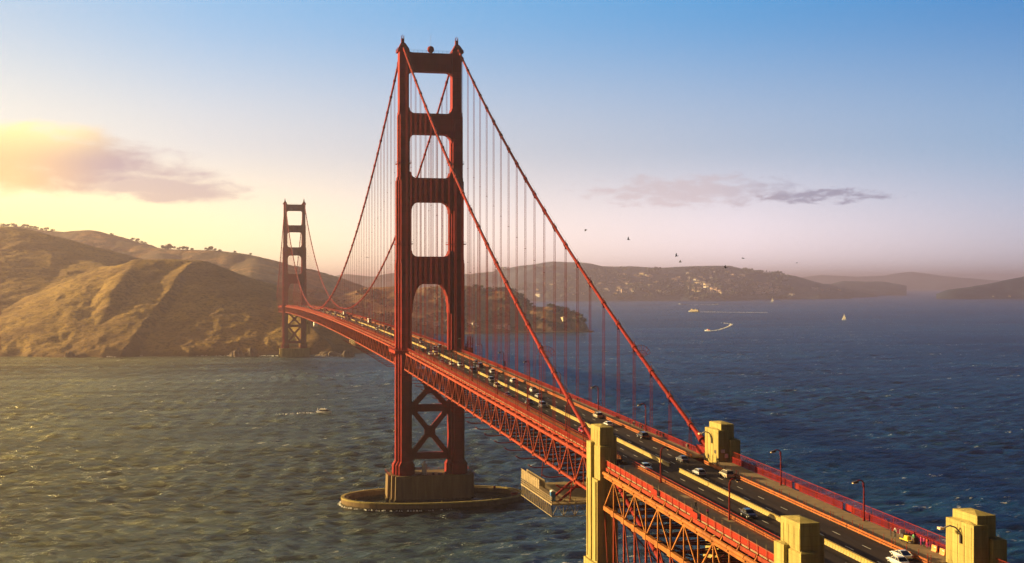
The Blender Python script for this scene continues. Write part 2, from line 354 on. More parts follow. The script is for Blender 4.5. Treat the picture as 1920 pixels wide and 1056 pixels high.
# ------------------------------------------------------------------ water
def build_water():
    c0 = R(12.456)
    fine = np.linspace(-23.5, 23.5, 1040); coarse = lambda a, b, n: np.linspace(a, b, n, endpoint=False)
    ang = np.concatenate([coarse(-180, -60, 25), coarse(-60, -23.5, 40), fine, coarse(23.5, 60, 40)[1:], np.linspace(60, 180, 26)])
    ang = R(1)*ang+c0
    rr = np.concatenate([np.linspace(2, 400, 30, endpoint=False), 400*np.exp(np.arange(0, 1050)*.0019), np.geomspace(2990, 60000, 130)])
    A, RR = np.meshgrid(ang, rr); x = CAM[0]+RR*np.sin(A); y = CAM[1]+RR*np.cos(A)
    cell = RR*.0018; z = np.zeros_like(x)
    g = np.random.default_rng(3)
    for i in range(46):
        lam = 3.2*(8.0**(i/45.0)); th = R(-12)+g.normal(0, .6); k = 2*math.pi/lam
        amp = .0150*lam**.80; ph = g.uniform(0, 6.28)
        wx = 6*fbm(x/90.0, y/90.0, 2, 50) if i == 0 else wx
        z += amp*np.sin(k*((x+wx)*math.sin(th)+(y+wx)*math.cos(th))+ph)*np.clip((lam/cell-3)/3, 0, 1)
    z *= .55+.9*vnoise(x/140, y/140, 9); z = np.where(RR < 390, 0, z)
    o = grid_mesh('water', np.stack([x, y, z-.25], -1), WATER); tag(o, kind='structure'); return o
build_water()

# ------------------------------------------------------------------ terrain
def crest(pts): return [at_depth(u, v, D) for (u, v, D) in pts]
def terrain(name, m, ridges, u0, u1, nu, D0, D1, nD, cliff=10, nz=1.0, nsc=1/90., seed=1):
    us = np.linspace(u0, u1, nu); Ds = np.geomspace(D0, D1, nD)
    U, D = np.meshgrid(us, Ds)
    x = CAM[0]+D*(Fv[0]+Rv[0]*(U-960)/FPX); y = CAM[1]+D*(Fv[1]+Rv[1]*(U-960)/FPX)
    h = np.full_like(x, -60.0); dm = np.full_like(x, 1e9)
    wx = x+40*nz*fbm(x*nsc*.6, y*nsc*.6, 4, seed+20); wy = y+40*nz*fbm(x*nsc*.6+31, y*nsc*.6, 4, seed+40)
    for pts, k, w in ridges:
        P = crest(pts)
        for a, b in zip(P[:-1], P[1:]):
            dx, dy = b[0]-a[0], b[1]-a[1]; L = dx*dx+dy*dy
            for (px, py, tgt) in ((x, y, 0), (wx, wy, 1)):
                t = np.clip(((px-a[0])*dx+(py-a[1])*dy)/L, 0, 1)
                d = np.hypot(px-a[0]-t*dx, py-a[1]-t*dy)
                if tgt == 0: d0 = d
            blend = np.clip(d0/(60*nz+1), 0, 1); de = d0*(1-blend)+d*blend
            hh = a[2]+t*(b[2]-a[2])-k*(np.sqrt(de*de+w*w)-w)
            dm = np.minimum(dm, d0); h = np.maximum(h, hh)
    env = np.clip(dm*.10, 0.25, 9*nz)
    n = fbm(x*nsc, y*nsc, 6, seed); ridg = 1-2*np.abs(fbm(x*nsc*1.6+9, y*nsc*1.6, 5, seed+7))
    h = h+env*(n*1.3+ridg*.8-.5)
    h = np.where(h > 0, h+cliff*(1-np.exp(-h/8)), h)
    h = np.maximum(h, -12)
    o = grid_mesh(name, np.stack([x, y, h], -1), m); tag(o, kind='structure'); return o

near = [
 ([(256, 494, 2300), (310, 493.5, 2310), (365, 495, 2320)], .42, 18),
 ([(365, 495, 2320), (382, 505, 2320), (417, 524, 2310), (467, 540, 2290)], .335, 16),
 ([(467, 540, 2290), (496, 559, 2260)], .30, 14),
 ([(496, 559, 2260), (525, 576, 2180)], .30, 10),
 ([(525, 576, 2180), (560, 602, 2080), (598, 636, 2000), (622, 654, 1975)], .60, 5),
 ([(256, 497, 2300), (233, 522, 2200), (212, 551, 2120), (203, 582, 2060), (178, 624, 1985), (155, 660, 1925)], .66, 12),
 ([(256, 497, 2300), (228, 505, 2380), (180, 507, 2440)], .35, 10),
 ([(-420, 450, 2950), (-150, 438, 2850), (-60, 431, 2760), (0, 431, 2720), (17, 432, 2700), (58, 453, 2640), (131, 490, 2530), (169, 499, 2470), (200, 508, 2420)], .27, 25),
 ([(58, 460, 2620), (75, 560, 2300), (70, 650, 1960)], .30, 40),
]
terrain('headland', NEARG, near, -420, 800, 540, 1780, 2900, 260, cliff=7, nz=.34, nsc=1/70., seed=5)
midr = [
 ([(-420, 395, 4300), (-200, 420, 4250), (-60, 418, 4200), (0, 428, 4200), (30, 427, 4200), (70, 434, 4150), (118, 438, 4100), (140, 436, 4100), (165, 434.5, 4050), (200, 449, 4000), (235, 457, 3950), (270, 464, 3900), (305, 470, 3850), (350, 472, 3800), (400, 473, 3750), (440, 478, 3700), (480, 486, 3650), (528, 508, 3600), (576, 523, 3600), (611, 533, 3580), (639, 536, 3550), (659, 539, 3520), (677, 547, 3500)], .30, 30),
 ([(677, 553, 3150), (689, 543, 3100), (738, 541, 3100), (773, 546, 3080)], .26, 12),
 ([(773, 546, 3080), (812, 541, 3060), (836, 536, 3060), (877, 540, 3050), (919, 548, 3030)], .50, 12),
 ([(919, 548, 3020), (950, 547, 3000), (967, 555, 2980), (983, 568, 2960), (1009, 580, 2940), (1042, 578.5, 2930)], .68, 8),
 ([(1030, 578.5, 2930), (1066, 583, 2920), (1084, 589, 2900), (1088, 600, 2880)], 1.5, 5),
 ([(560, 560, 2900), (620, 590, 2750), (660, 600, 2650), (700, 605, 2700)], .2, 15),
 ([(480, 486, 3650), (470, 520, 3100), (430, 560, 2700)], .3, 20),
 ([(300, 470, 3850), (300, 520, 3200)], .3, 20),
]
terrain('hills', MIDG, midr, -420, 1260, 600, 2480, 5200, 200, cliff=5, nz=.8, nsc=1/110., seed=11)
farr = [
 ([(560, 535, 9000), (611, 530, 9000), (649, 517, 9000), (699, 522, 9000), (738, 515, 9000), (800, 519, 9000), (877, 517, 9000), (904, 514, 9000), (940, 513, 9000), (967, 511.5, 9000), (975, 506, 9000), (989, 500.5, 9000), (1037, 493, 9000), (1060, 494, 9000), (1088, 495, 9000), (1120, 501.6, 9000), (1153, 502.7, 9100), (1185, 502, 9200), (1230, 505, 9300), (1274, 503, 9400), (1315, 501.5, 9500), (1363, 500.8, 9600), (1397, 510, 9700), (1438, 515, 9900), (1480, 518.5, 10200), (1497, 527, 10500), (1528, 534.5, 11000), (1569, 534.5, 11500), (1583, 529, 11700), (1621, 530, 11900), (1652, 530, 12000), (1664, 535.5, 12000), (1671, 545, 12000)], .26, 60),
 ([(1037, 496, 8900), (1060, 530, 8500), (1100, 555, 8250)], .22, 40),
 ([(1200, 505, 9200), (1210, 535, 8600), (1220, 556, 8250)], .22, 40),
 ([(1300, 505, 9400), (1310, 530, 8800), (1339, 546.5, 8300), (1363, 555, 8230)], .25, 30),
 ([(960, 515, 9000), (940, 545, 8500)], .22, 40),
]
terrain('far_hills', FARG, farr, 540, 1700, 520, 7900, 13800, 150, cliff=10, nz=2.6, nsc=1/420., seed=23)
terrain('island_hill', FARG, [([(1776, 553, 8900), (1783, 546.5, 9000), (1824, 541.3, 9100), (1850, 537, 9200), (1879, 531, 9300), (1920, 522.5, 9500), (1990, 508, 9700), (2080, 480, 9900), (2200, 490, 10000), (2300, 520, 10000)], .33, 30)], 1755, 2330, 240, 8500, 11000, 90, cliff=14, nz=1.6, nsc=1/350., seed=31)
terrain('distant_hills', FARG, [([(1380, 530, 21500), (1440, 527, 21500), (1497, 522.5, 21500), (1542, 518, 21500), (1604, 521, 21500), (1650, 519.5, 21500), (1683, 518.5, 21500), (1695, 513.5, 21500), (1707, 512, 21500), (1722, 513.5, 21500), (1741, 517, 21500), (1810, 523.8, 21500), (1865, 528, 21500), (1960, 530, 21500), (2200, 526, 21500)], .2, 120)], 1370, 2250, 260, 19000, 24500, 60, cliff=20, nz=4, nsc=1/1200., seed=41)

# ================================================================== BRIDGE
def road_z(y):
    if y < 0: return 73.9+.0204*y-.000011*y*y if y > -343 else 65.61-(-343-y)*.0278
    return 73.9+4.4*(1-((y-640)/640)**2) if y < 1280 else 73.9-.02*(y-1280)
P = 7.62
def stations(a, b, st=P): 
    n = max(1, round((b-a)/st)); return [a+(b-a)*i/n for i in range(n+1)]
def strip(x0, x1, dz, ys, th=0.0, mi=0, mb=None):     # sheet or slab following the road
    mb = mb or MB()
    for a, b in zip(ys[:-1], ys[1:]):
        za, zb = road_z(a)+dz, road_z(b)+dz
        vs = [(x0, a, za), (x1, a, za), (x1, b, zb), (x0, b, zb)]
        if th:
            vs += [(x, y, z-th) for x, y, z in vs]
            mb.add(vs, [(0, 1, 2, 3), (7, 6, 5, 4), (0, 4, 5, 1), (2, 6, 7, 3), (1, 5, 6, 2), (3, 7, 4, 0)], mi)
        else: mb.add(vs, [(0, 1, 2, 3)], mi)
    return mb
YALL = sorted(set(stations(-560, -462)+stations(-462, -354)+stations(-354, 0)+stations(0, 1280)+stations(1280, 1623)))
road = strip(-8.7, 8.7, 0, YALL, .35).build('road', ASPH); tag(road, kind='structure')
lm = MB()
for x in (-6.3, -3.6, 1.9, 5.0):
    y = -555
    while y < 900:
        za, zb = road_z(y)+.006, road_z(y+3)+.006
        lm.add([(x-.1, y, za), (x+.1, y, za), (x+.1, y+3, zb), (x-.1, y+3, zb)], [(0, 1, 2, 3)]); y += 11
lm.build('lane_marking', LINE, road)
bridge = empty('suspension_bridge', 'long red-orange suspension bridge with two tall portal towers crossing the bay', 'bridge')
def part(mb, name, m=ORANGE, parent=None, **k): return mb.build(name, m, parent or bridge, **k)
spans = {'arch': (-456.5, -358), 'side': (-349.5, -9), 'main': (9, 1271), 'north': (1289, 1623)}
# sidewalks, kerb rails and railings -------------------------------------------------
for nm, (a, b) in list(spans.items())+[('tail', (-560, -464.5))]:
    xo = 15.0 if nm in ('arch', 'tail') else 12.3
    for s in (-1, 1):
        ys = stations(a, b)
        sw = strip(min(s*8.85, s*xo), max(s*8.85, s*xo), .22, ys, .3).build('sidewalk', WALK); tag(sw, kind='structure')
        # outer railing: posts, red plate/picket panels, top rail
        mb = MB(); x = s*(xo+.08); solid = nm in ('arch', 'tail')
        st = stations(a, b, 3.81)
        gaps = set()
        if solid: gaps = {int(len(st)*.38), int(len(st)*.62)}
        for i, (p, q) in enumerate(zip(st[:-1], st[1:])):
            zp, zq = road_z(p)+.22, road_z(q)+.22
            mb.box(x-.08, x+.08, p-.07, p+.07, zp-.5, zp+1.45)
            if i in gaps:
                mb.bar((x+s*.6, p, zp+.6), (x+s*.6, q, zq+.6), .05, 1.2); continue
            mb.bar((x, p, zp+1.32), (x, q, zq+1.32), .16, .12); mb.bar((x, p, zp+.12), (x, q, zq+.12), .1, .1)
            if solid or p < 420:
                if solid and s < 0: mb.bar((x, p+.1, zp+.72), (x, q-.1, zq+.72), .03, 1.0)
                else:
                    n = 16 if solid else 12 if p < 60 else 7
                    for k in range(n):
                        t = (k+.5)/n; yy = p+(q-p)*t; zz = zp+(zq-zp)*t
                        wy_ = .05 if solid else .07; mb.box(x-.02, x+.02, yy-wy_, yy+wy_, zz+.12, zz+1.3)
            else: mb.bar((x, p+.1, zp+.72), (x, q-.1, zq+.72), .03, .9)
        part(mb, 'outer_railing', ORANGE2 if s < 0 else ORANGE)
        mb = MB()      # fascia girder below the walk edge
        for p, q in zip(ys[:-1], ys[1:]):
            mb.bar((s*(xo+.28), p, road_z(p)-.42), (s*(xo+.28), q, road_z(q)-.42), .12, .75)
        part(mb, 'fascia', TRUSSP)
        mb = MB(); x = s*8.75      # low crash rail at the kerb: two bands on posts
        for i, (p, q) in enumerate(zip(st[:-1], st[1:])):
            zp, zq = road_z(p), road_z(q)
            mb.box(x-.1, x+.1, p-.1, p+.1, zp-.1, zp+.86)
            mb.bar((x, p, zp+.66), (x, q, zq+.66), .16, .30); mb.bar((x, p, zp+.22), (x, q, zq+.22), .22, .24)
        part(mb, 'kerb_rail', KERBP)
        if s < 0 or solid:   # tall thin pipe fence between road and footpath
            mb = MB(); x = s*(9.35)
            for i, (p, q) in enumerate(zip(st[:-1], st[1:])):
                zp, zq = road_z(p)+.22, road_z(q)+.22
                mb.bar((x, p, zp), (x, p, zp+1.35), .06); mb.bar((x, p, zp+.05), (x, q, zq+.05), .03)
                if s < 0: mb.bar((x, p, zp+1.35), (x, q, zq+1.35), .09); mb.bar((x, p, zp+.7), (x, q, zq+.7), .035)
                elif i % 3 == 0: mb.bar((x, p+1, zp), (x, p+1, zp+1.3), .08)
            part(mb, 'path_fence', ORANGE2)
        if s > 0 and solid or (s < 0 and solid):   # wire fence above the plate rail
            mb = MB(); x = s*(xo+.35)
            for i, (p, q) in enumerate(zip(st[:-1], st[1:])):
                zp, zq = road_z(p)+.22, road_z(q)+.22
                hh = 2.5 if s > 0 else 2.3
                mb.bar((x, p, zp), (x, p, zp+hh), .05); mb.bar((x, p, zp+1.42), (x, q, zq+1.42), .03)
                if s > 0:
                    mb.bar((x, p, zp+hh), (x, q, zq+hh), .07)
                    for k in range(1, 8): mb.bar((x, p, zp+1.4+k*.14), (x, q, zq+1.4+k*.14), .012)
            part(mb, 'wire_fence', ORANGE2 if s > 0 else PLAT)
# stiffening trusses ------------------------------------------------------------------
TD = 7.9
def truss(a, b, x, top, dep, mb=None, w=.55, ww=.34):
    mb = mb or MB(); ys = stations(a, b)
    for i, (p, q) in enumerate(zip(ys[:-1], ys[1:])):
        tp, tq = road_z(p)-top, road_z(q)-top
        mb.bar((x, p, tp), (x, q, tq), w+.2, w+.25); mb.bar((x, p, tp-dep), (x, q, tq-dep), w+.05, w+.1)
        mb.bar((x, p, tp), (x, p, tp-dep), ww*.75)
        if i % 2 == 0: mb.bar((x, p, tp), (x, q, tq-dep), ww)
        else: mb.bar((x, p, tp-dep), (x, q, tq), ww)
        zz = tp-dep if i % 2 else tp      # gusset plates
        mb.box(x-.3, x+.3, p-.75, p+.75, zz-.75, zz+.75)
    return mb
for nm in ('side', 'main', 'north'):
    a, b = spans[nm]
    for s in (-1, 1): part(truss(a, b, s*13.7, .95, TD), 'stiffening_truss', TRUSSP)
    mb = MB(); ys = stations(a, b)
    for i, p in enumerate(ys):
        z = road_z(p)
        mb.box(-13.4, 13.4, p-.18, p+.18, z-2.3, z-.36)
        zb = z-.95-TD; mb.box(-13.4, 13.4, p-.2, p+.2, zb-.2, zb+.2)
        if i < len(ys)-1:
            q = ys[i+1]; zq = road_z(q)-.95-TD
            mb.bar((-13.5, p, zb), (0, q, zq), .3); mb.bar((13.5, p, zb), (0, q, zq), .3)
            mb.bar((-13.4, p, zb+.1), (-.2, p, z-2.2), .22) if i % 2 else mb.bar((13.4, p, zb+.1), (.2, p, z-2.2), .22)
    for x in (-7, -3.5, 0, 3.5, 7):
        for p, q in zip(ys[:-1], ys[1:]): mb.bar((x, p, road_z(p)-.7), (x, q, road_z(q)-.7), .25, .6)
    part(mb, 'floor_beams', SHADEP)
# small curved brackets that hang out below the west chord
for k in range(0, 40):
    y = -331+15.24*k
    if -14 < y < 14: continue
    z = road_z(y)-.95-TD-.75
    mb = MB(); mb.tube([(-13.2, y, z), (-17.6, y, z-.1), (-18.9, y, z+.15), (-19.8, y, z+.75)], .17, 5); part(mb, 'net_bracket')
# arch span over the shore -------------------------------------------------------------
a, b = -456.5, -358.3
for s in (-1, 1):
    x = s*15.5; mb = MB(); ys = stations(a, b, 7.5)
    for i, (p, q) in enumerate(zip(ys[:-1], ys[1:])):
        tp, tq = road_z(p)-2.1, road_z(q)-2.1
        mb.bar((x, p, tp), (x, q, tq), .55, .5); mb.bar((x, p, tp-7.1), (x, q, tq-7.1), .8, .95)
        mb.bar((x, p, tp), (x, p, tp-7.1), .34)
        if i % 2 == (len(ys)-1) % 2: mb.bar((x, p, tp-7.1), (x, q, tq), .3)
        else: mb.bar((x, p, tp), (x, q, tq-7.1), .3)
        zz = tp-7.1; mb.box(x-.5, x+.5, p-.9, p+.9, zz-.7, zz+.7)
    part(mb, 'arch_truss', ARCHP if s < 0 else SHADEP)
    mb = MB()
    for i, (p, q) in enumerate(zip(ys[:-1], ys[1:])):      # service pipe on brackets above the chord
        zp, zq = road_z(p)-1.35, road_z(q)-1.35
        mb.tube([(x-s*.1+s*.35, p+.12, zp), (x+s*.25, q-.12, zq)], .42, 8); mb.box(x-.5, x+.5, p-.14, p+.14, zp-.7, zp+.2)
        mb.prism([(x+.35, zp+.45), (x-.35, zp+.45), (x-s*.25, zp+1.5), (x-s*.05, zp+1.5)], (p+q)/2-.2, (p+q)/2+.2)
    part(mb, 'service_pipe', ARCHP)
    mb = MB(); rib = lambda y: 47-36*((y+407.5)/49.0)**2
    for p, q in zip(ys[:-1], ys[1:]):
        mb.bar((x, p, rib(p)), (x, q, rib(q)), 1.0, 1.3); mb.bar((x, p, rib(p)-5), (x, q, rib(q)-5), 1.0, 1.0)
        mb.bar((x, p, rib(p)), (x, q, rib(q)-5), .4); mb.bar((x, p, rib(p)), (x, p, rib(p)-5), .4)
        mb.bar((x, p, road_z(p)-9.2), (x, p, rib(p)), .4)
        mb.bar((x, q, road_z(q)-9.2), (x, p, rib(p)), .2)
    part(mb, 'arch_rib', TRUSSP if s < 0 else SHADEP)
mb = MB()
for i, p in enumerate(ys):
    z = road_z(p); mb.box(-15.2, 15.2, p-.2, p+.2, z-2.6, z-.4); mb.box(-15.2, 15.2, p-.2, p+.2, z-9.5, z-9.0); mb.box(-15, 15, p-.2, p+.2, rib(p)-.4, rib(p)+.1)
    if i < len(ys)-1:
        q = ys[i+1]; mb.bar((-15, p, z-9.2), (15, q, road_z(q)-9.2), .3); mb.bar((15, p, z-9.2), (-15, q, road_z(q)-9.2), .3)
        mb.bar((-15, p, z-9.2), (15, p, rib(p)), .3); mb.bar((15, p, z-9.2), (-15, p, rib(p)), .3)
        mb.bar((-15, p, rib(p)), (15, q, rib(q)), .3)
for x in (-10, -5, 0, 5, 10):
    for p, q in zip(ys[:-1], ys[1:]): mb.bar((x, p, road_z(p)-.75), (x, q, road_z(q)-.75), .25, .7)
part(mb, 'arch_floor_beams', SHADEP)
ys2 = stations(-560, -464.8)     # viaduct beyond the second pair of pylons
for s in (-1, 1):
    mb = MB()
    for p, q in zip(ys2[:-1], ys2[1:]): mb.bar((s*14.2, p, road_z(p)-2.2), (s*14.2, q, road_z(q)-2.2), .6, 3.0)
    for p in ys2[::4]: mb.bar((s*13.9, p, road_z(p)-2.7), (s*13.9, p, 18), 1.6)
    part(mb, 'approach_girder', SHADEP)

# towers -------------------------------------------------------------------------------
LEV = [(230, None)]
SEC = [  # z0, z1, [(half x, half y), ...]  stepped cruciform sections, bottom to top
 (12.5, 17.2, [(5.3, 3.0), (4.3, 5.6), (3.1, 8.3)]),
 (19.2, 117.0, [(4.05, 2.0), (2.95, 4.3), (1.95, 7.4)]),
 (117.0, 158.0, [(3.7, 2.0), (2.8, 4.0), (1.9, 6.2)]),
 (158.0, 190.5, [(2.95, 2.4), (2.15, 4.6)]),
 (190.5, 222.0, [(2.35, 3.7)])]
def cruci(st, cx):
    q = []      # quadrant corners from +x axis to +y axis
    for i, (hx, hy) in enumerate(st):
        q.append((hx, hy))
        if i+1 < len(st): q.append((st[i+1][0], hy))
    Q1 = q; Q2 = [(-x, y) for x, y in reversed(q)]; Q3 = [(-x, -y) for x, y in q]; Q4 = [(x, -y) for x, y in reversed(q)]
    return [(cx+x, y) for x, y in Q1+Q2+Q3+Q4]
def leg(cx, y0):
    mb = MB()
    for i, (z0, z1, st) in enumerate(SEC):
        cs = [cruci(st, cx), ]
        zt = z1
        mb.loft([[(x, y0+y, z0) for x, y in cs[0]], [(x, y0+y, zt) for x, y in cs[0]]])
        if i == 0:     # sloping shoulders between the flared foot and the shaft
            up = cruci(SEC[1][2], cx)
            mb.loft([[(x, y0+y, z1) for x, y in cs[0]], [(x, y0+y, SEC[1][0]) for x, y in up]], cap=False)
        if i in (1, 2, 3):   # step trim at the set-back
            nx = SEC[i+1][2]; h = [((st[0][0]+nx[0][0])/2, nx[0][1]*.9), (nx[-1][0]+.15, nx[-1][1]+.35)]
            mb.loft([[(x, y0+y, z1) for x, y in cruci(h, cx)], [(x, y0+y, z1+1.6) for x, y in cruci(h, cx)]])
    return mb
def arc(cx, cz, rx, rz, a0, a1, n=6, stepped=False):
    return [(cx+rx*math.cos(R(a0+(a1-a0)*i/n)), cz+rz*math.sin(R(a0+(a1-a0)*i/n))) for i in range(n+1)]
BEAMS = [(212.3, 221.6, 11.35, 2.0, 3.0, 2.6, 1.2), (181.2, 191.4, 10.75, 2.4, 3.6, 3.6, 2.4), (147.4, 159.3, 10.0, 3.0, 5.0, 3.8, 2.6), (106.6, 120.3, 9.65, 4.4, 14.0, 4.6, 2.6)]
def beam(y0, zb, zt, hw, rx, rz, hy, tz):
    mb = MB(); w = hw+.6
    # lower edge with corner brackets, upper edge with small ones; outline in x,z
    poly = [(-w, zb-rz-.6), (-hw+.15, zb-rz-.6)]
    n = 5
    for i in range(n):      # stepped curve, left
        t0 = i/n; t1 = (i+1)/n; f = lambda t: (-hw+.15+(rx+1)*(1-math.cos(t*math.pi/2)), zb-rz*(1-math.sin(t*math.pi/2)))
        poly += [f(t1*.98+.02*0) if i == n-1 else (f(t0)[0]+.25, f(t0)[1]), f(t1)]
    poly += [(-p[0], p[1]) for p in reversed(poly)]
    ru = 2.6
    poly += [(w, zt+tz+.3), (hw-.15, zt+tz+.3)]
    for i in range(1, 5):
        t = i/4; poly.append((hw-.15-ru*(1-math.cos(t*math.pi/2)), zt+tz*(1-math.sin(t*math.pi/2))))
    for i in range(4, 0, -1):
        t = i/4; poly.append((-(hw-.15-ru*(1-math.cos(t*math.pi/2))), zt+tz*(1-math.sin(t*math.pi/2))))
    poly += [(-hw+.15, zt+tz+.3), (-w, zt+tz+.3)]
    out_ = []
    for p in poly:
        if not out_ or (abs(p[0]-out_[-1][0])+abs(p[1]-out_[-1][1])) > .02: out_.append(p)
    mb.prism(out_, y0-hy, y0+hy)
    nf = 9       # raised vertical flutes on both faces
    for i in range(nf):
        x = -hw*.62+hw*1.24*i/(nf-1)
        for s in (-1, 1): mb.box(x-.28, x+.28, y0+s*hy-.06 if s < 0 else y0+hy-.1, y0+s*hy+.1 if s < 0 else y0+hy+.06, zb+.9, zt-.9)
    for s in (-1, 1):
        mb.box(-hw, hw, min(y0+s*hy, y0+s*(hy+.2)), max(y0+s*hy, y0+s*(hy+.2)), zt-.55, zt-.02)
    return mb
def xbrace(y0, z0, z1, hw):
    mb = MB(); hy = 1.3; zc = (z0+z1)/2
    for s in (-1, 1):
        mb.bar((-hw, y0+.01*s, z0) if s > 0 else (hw, y0, z0), (hw, y0+.01*s, z1) if s > 0 else (-hw, y0, z1), 2.6, 2.5)
    mb.prism([(-2.6, zc-1.4), (-1.4, zc-2.8), (1.4, zc-2.8), (2.6, zc-1.4), (2.6, zc+1.4), (1.4, zc+2.8), (-1.4, zc+2.8), (-2.6, zc+1.4)], y0-1.5, y0+1.5)
    for sx in (-1, 1):
        for z, d in ((z0, 1), (z1, -1)):
            mb.prism([(sx*(hw+.2), z-2.6), (sx*(hw-2.1), z-1.2), (sx*(hw-2.6), z+1.6*d), (sx*(hw+.2), z+4.2*d)] if d > 0 else [(sx*(hw+.2), z+2.6), (sx*(hw-2.1), z+1.2), (sx*(hw-2.6), z-1.6), (sx*(hw+.2), z-4.2)], y0-1.45, y0+1.45)
    return mb
LX = 13.25
for yt in (0, 1280):
    for s in (-1, 1):
        lg = part(leg(s*LX, yt), 'tower_leg')
        mb = MB()     # saddle housing and beacon post
        cx = s*13.6
        mb.loft([[(cx+x, yt+y, 221.9) for x, y in ((-2.9, -4.2), (2.9, -4.2), (2.9, 4.2), (-2.9, 4.2))], [(cx+x, yt+y, 223.2) for x, y in ((-2.7, -4), (2.7, -4), (2.7, 4), (-2.7, 4))],
                 [(cx+x, yt+y, 225.2) for x, y in ((-1.5, -3.2), (1.5, -3.2), (1.5, 3.2), (-1.5, 3.2))], [(cx+x, yt+y, 226.4) for x, y in ((-1, -1.6), (1, -1.6), (1, 1.6), (-1, 1.6))]])
        mb.box(cx-.75, cx+.75, yt-.75, yt+.75, 226.2, 228.6)
        for dx in (-.6, 0, .6): mb.box(cx+dx-.1, cx+dx+.1, yt-.6, yt-.4, 228.5, 230.2 if dx else 230.6)
        for dx in (-.6, .6): mb.box(cx+dx-.1, cx+dx+.1, yt+.4, yt+.6, 228.5, 229.9)
        part(mb, 'cable_saddle', ORANGE, lg)
        mb = MB()
        for y in np.arange(-4, 4.1, 2.0):
            mb.bar((cx+s*3, yt+y, 222), (cx+s*3, yt+y, 223.6), .08)
        mb.bar((cx+s*3, yt-4, 223.5), (cx+s*3, yt+4, 223.5), .08); mb.bar((cx+s*3, yt-4, 222.8), (cx+s*3, yt+4, 222.8), .06)
        part(mb, 'saddle_railing', ORANGE, lg)
        for z in (166.5, 126.5):
            mb = MB()      # small service galleries on the shaft
            hx, hy = (3.2, 5.0) if z > 158 else (4.0, 6.6) if z > 120 else (4.3, 7.8)
            for a_, b_ in (((-hx, -hy), (hx, -hy)), ((hx, -hy), (hx, hy)), ((hx, hy), (-hx, hy)), ((-hx, hy), (-hx, -hy))):
                mb.bar((s*LX+a_[0], yt+a_[1], z), (s*LX+b_[0], yt+b_[1], z), .25, .35); mb.bar((s*LX+a_[0], yt+a_[1], z+1.1), (s*LX+b_[0], yt+b_[1], z+1.1), .08); mb.bar((s*LX+a_[0], yt+a_[1], z), (s*LX+a_[0], yt+a_[1], z+1.1), .08)
            part(mb, 'leg_gallery', ORANGE, lg)
    for B in BEAMS: part(beam(yt, B[0], B[1], B[2], B[3], B[4], B[5], B[6]), 'portal_strut')
    mb = MB()
    for x in np.linspace(-10.4, 10.4, 11):
        mb.bar((x, yt-2, 221.6), (x, yt-2, 222.9), .1)
    mb.bar((-11, yt-2, 222.9), (11, yt-2, 222.9), .07); mb.bar((-11, yt-2, 222.3), (11, yt-2, 222.3), .05)
    part(mb, 'top_railing', STEELD)
    part(xbrace(yt, 21.3, 45.0, 9.6), 'cross_brace'); part(xbrace(yt, 45.0, 65.0, 9.6), 'cross_brace')
    for z0, z1 in ((19.6, 22.9), (43.2, 46.8)):
        mb = MB(); mb.prism([(-9.7, z0-(2.2 if z0 < 30 else 0)), (-8.6, z0-(.3 if z0 < 30 else 0)), (-7.6, z0), (7.6, z0), (8.6, z0-(.3 if z0 < 30 else 0)), (9.7, z0-(2.2 if z0 < 30 else 0)), (9.7, z1), (-9.7, z1)], yt-1.6, yt+1.6); part(mb, 'lower_strut')
    for s in (-1, 1):      # footpath gallery that goes round the outside of each leg
        mb = MB(); z = road_z(yt)
        for yy0, yy1, xx0, xx1 in ((-11.5, -8.2, 9.4, 18.9), (8.2, 11.5, 9.4, 18.9), (-8.2, 8.2, 17.5, 18.9)):
            mb.box(min(s*xx0, s*xx1), max(s*xx0, s*xx1), yt+yy0, yt+yy1, z-1.3, z+.2)
        pts = [(12.6, -11.5), (18.9, -11.5), (18.9, 11.5), (12.6, 11.5)]
        for (xa, ya), (xb, yb) in zip(pts[:-1], pts[1:]):
            n = max(2, int(math.hypot(xb-xa, yb-ya)/2))
            for k in range(n+1):
                xx = xa+(xb-xa)*k/n; yy = ya+(yb-ya)*k/n; mb.bar((s*xx, yt+yy, z+.2), (s*xx, yt+yy, z+1.5), .12)
            for hz in (.5, .85, 1.2, 1.5): mb.bar((s*xa, yt+ya, z+hz), (s*xb, yt+yb, z+hz), .08)
        for yy in (-7, 0, 7): mb.prism([(s*18.6, z-1.3), (s*16.8, z-1.3), (s*16.8, z-4.6)], yt+yy-.3, yt+yy+.3)
        part(mb, 'leg_balcony', ORANGE2)
mb = MB(); mb.sphere((0.4, -.5, 223.7), 1.75, 16, 10); mb.box(-.2, 1.0, -.9, .3, 221.5, 222.4); part(mb, 'beacon_dome', ORANGE, smooth=True)
mb = MB(); mb.bar((0.4, -.5, 225), (0.4, -.5, 231.5), .09); part(mb, 'antenna_mast', GREYM)
# maintenance rig standing on the walk beside the east leg
mb = MB()
for k, (x, y, h) in enumerate([(17, -13, 7), (18.4, -13.5, 4.5), (16.2, -15.5, 5), (17.6, -16.5, 7.5), (18.7, -16.5, 7), (16.0, -12.2, 3.8)]):
    z = road_z(y); mb.bar((x, y, z-.6), (x, y, z+h), .35); mb.bar((x, y, z+h*.6), (x-1, y+1.2, z+h*.4), .2)
mb.box(15.8, 19.0, -17.0, -11.6, road_z(-14)-.9, road_z(-14)-.5); mb.box(16.2, 18.8, -16.6, -12, road_z(-14)-.4, road_z(-14)+1.9)
part(mb, 'hoist_frame', ORANGE)

